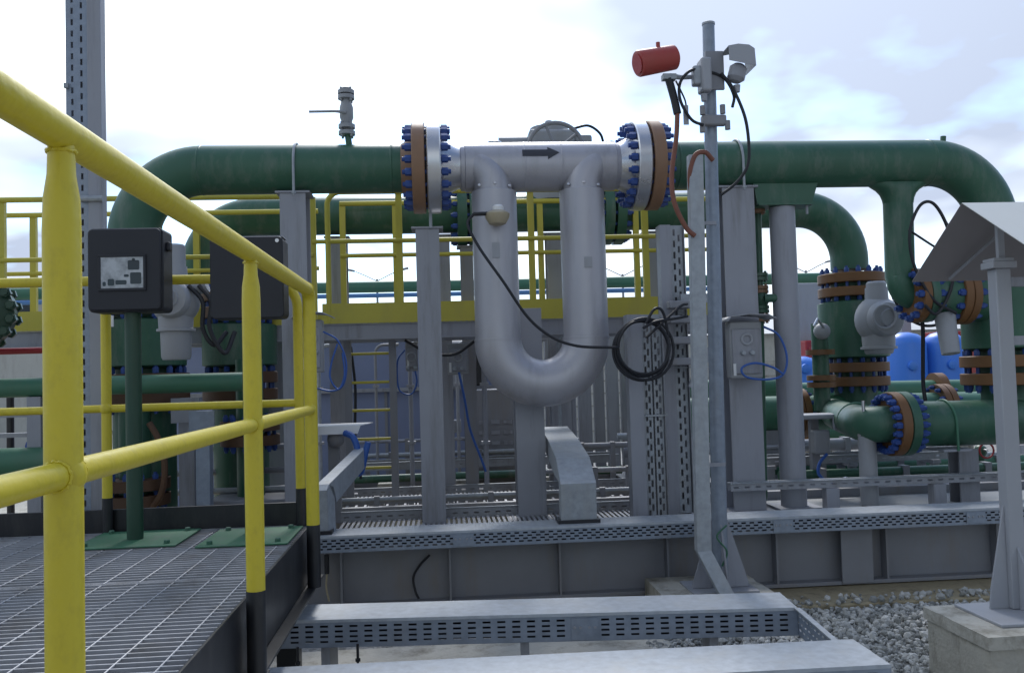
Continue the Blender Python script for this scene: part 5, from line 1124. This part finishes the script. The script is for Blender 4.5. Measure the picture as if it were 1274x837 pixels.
cable('drooping_cable', 'blue cable drooping from the instrument box down to the skid', [(0.14,7.25,1.42),(0.18,7.25,1.2),(0.22,7.3,0.95),(0.30,7.3,0.72),(0.34,7.3,0.6)], 0.01)
cable('drooping_cable', 'black cable running down the right of the wide column', [(-0.76,7.55,1.66),(-0.73,7.55,1.3),(-0.74,7.55,0.9),(-0.70,7.55,0.55)], 0.012, 'rubber')
t = thing('instrument_box', 'small grey slotted instrument box low beside the blue cladding', 'instrument', (0.10, 8.3, 0.9))
MB().box(0.0, 0.17, 8.3, 8.38, 0.86, 0.98).build('casing', 'valve_grey', t, bevel=0.01); MB().box(0.06,0.10,8.32,8.36,0.40,0.86).build('post','grey_dark',t)
for k in range(4): MB().box(0.02+0.036*k, 0.04+0.036*k, 8.29, 8.299, 0.88, 0.96).build('rib', 'grey', t)
for i, (x, z, l) in enumerate(((1.75, 0.62, 'small green drain valve on the deck left of round column'), (2.72, 0.58, 'small green drain valve on the deck right of round column'), (4.35, 0.6, 'small green drain valve at the right end of the deck'))):
    t = thing('drain_valve', l, 'valve', (x, 6.9, 0.41), 'small drain valves on the deck')
    MB().cyl((x,6.9,0.413),(x,6.9,z+0.05),0.03,n=12).build('riser','green',t); MB().sphere((x,6.9,z+0.06),0.05,14,8).build('body','green',t)
    MB().tube(arc((x,6.82,z+0.07),(1,0,0),(0,0,1),0.06,0,2*PI,16)[:-1],0.008,6,closed=True).build('handwheel','red_dark',t); MB().cyl((x,6.81,z+0.07),(x,6.9,z+0.07),0.01,n=8).build('stem','steel',t)

# ------------------------------------------------------------------ low pipework beyond the right deck
lp = [(2.1,7.4,9.6,0.62,0.09,'green_pale','low pale green pipe beyond the deck right of the column'),(2.1,8.6,10.3,0.50,0.12,'green','thick dark green pipe low beyond the deck'),(3.0,9.5,11.9,0.42,0.07,'galv_dull','dull grey pipe on the gravel beyond the tanks'),(1.7,8.2,9.0,0.30,0.05,'galv','thin bright pipe lowest beyond the right deck')]
for x0, x1, y, z, r, m, l in lp:
    t = thing('ground_pipe', l, 'pipe', ((x0+x1)/2, y, 0), 'low pipes beyond the right deck')
    MB().cyl((x0,y,z), (x1,y,z), r, n=18).build('pipe', m, t)
    for k in range(4):
        x = x0+(x1-x0)*(k+0.5)/4; MB().box(x-0.06, x+0.06, y-0.08, y+0.08, 0.0, z-r*0.9).build('sleeper', 'concrete', t)
    for k in range(2):
        x = x0+(x1-x0)*(0.35+0.4*k); MB().lathe((x,y,z), (1,0,0), [(-0.05,r),(-0.049,r*1.6),(0.049,r*1.6),(0.05,r)], 20).build('flange', 'flange_orange' if r > 0.08 else m, t)
for i, (x, y, h, l) in enumerate(((4.9, 9.9, 1.0, 'grey instrument stand beyond the right deck left of the tanks'), (7.2, 10.2, 1.2, 'grey instrument stand beyond the tanks'), (3.4, 10.6, 1.1, 'grey instrument stand far behind the round column'))):
    t = thing('instrument_stand', l, 'stand', (x, y, 0))
    MB().box(x-0.03, x+0.03, y-0.03, y+0.03, 0.0, h).build('post', 'grey', t); MB().box(x-0.12, x+0.12, y-0.06, y+0.06, h, h+0.28).build('enclosure', 'grey_light', t, bevel=0.015)
    MB().box(x-0.15, x+0.15, y-0.14, y+0.1, h+0.30, h+0.315).build('hood', 'grey_light', t); MB().box(x-0.11, x+0.11, y+0.05, y+0.06, h+0.28, h+0.30).build('hood_stay', 'grey', t)
t = tag(MB().box(0.75, 1.28, 3.98, 4.02, 0.19, 0.204).build('rubber_sheet', 'rubber', bevel=0.004), 'dark rubber strip hanging under the front tray', 'rubber strip')

# ------------------------------------------------------------------ clutter on the right deck
open_tray('slotted open tray on the right deck below the canopy', 2.55, 4.1, 6.95, 7.2, 0.60, h=0.06, mesh=False)
for i, (x, y, z, l) in enumerate(((2.62, 7.08, 0.60, 'left trestle under the right deck tray'), (3.3, 7.08, 0.60, 'middle trestle under the right deck tray'), (4.0, 7.08, 0.60, 'right trestle under the right deck tray'))):
    t = thing('tray_trestle', l, 'trestle', (x, y, 0.41), 'trestles under the right deck tray')
    for dy in (-0.1, 0.1): MB().box(x-0.03, x+0.03, y+dy-0.02, y+dy+0.02, 0.412, z-0.032).build('leg', 'grey', t)
    MB().box(x-0.035, x+0.035, y-0.14, y+0.14, z-0.031, z-0.003).build('beam', 'grey', t)
dk = [(2.55,5.2,6.62,0.56,0.035,'green','dark green small pipe across the right deck'),(1.7,5.2,7.35,0.52,0.045,'green_pale','pale green small pipe across the rear of the right deck'),(1.7,5.2,8.35,0.62,0.06,'grey_dark','dark grey pipe along the rear edge of the right deck'),(2.0,5.2,8.0,0.50,0.03,'galv','bright conduit along the rear of the right deck')]
for x0, x1, y, z, r, m, l in dk:
    t = thing('deck_pipe', l, 'pipe', ((x0+x1)/2, y, z), 'small pipes on the right deck')
    MB().cyl((x0,y,z), (x1,y,z), r, n=14).build('tube', m, t)
    for k in range(4):
        x = x0+(x1-x0)*(k+0.5)/4; MB().box(x-0.025, x+0.025, y-r-0.01, y+r+0.01, 0.412, z+r+0.008).build('bracket', 'grey_dark', t)
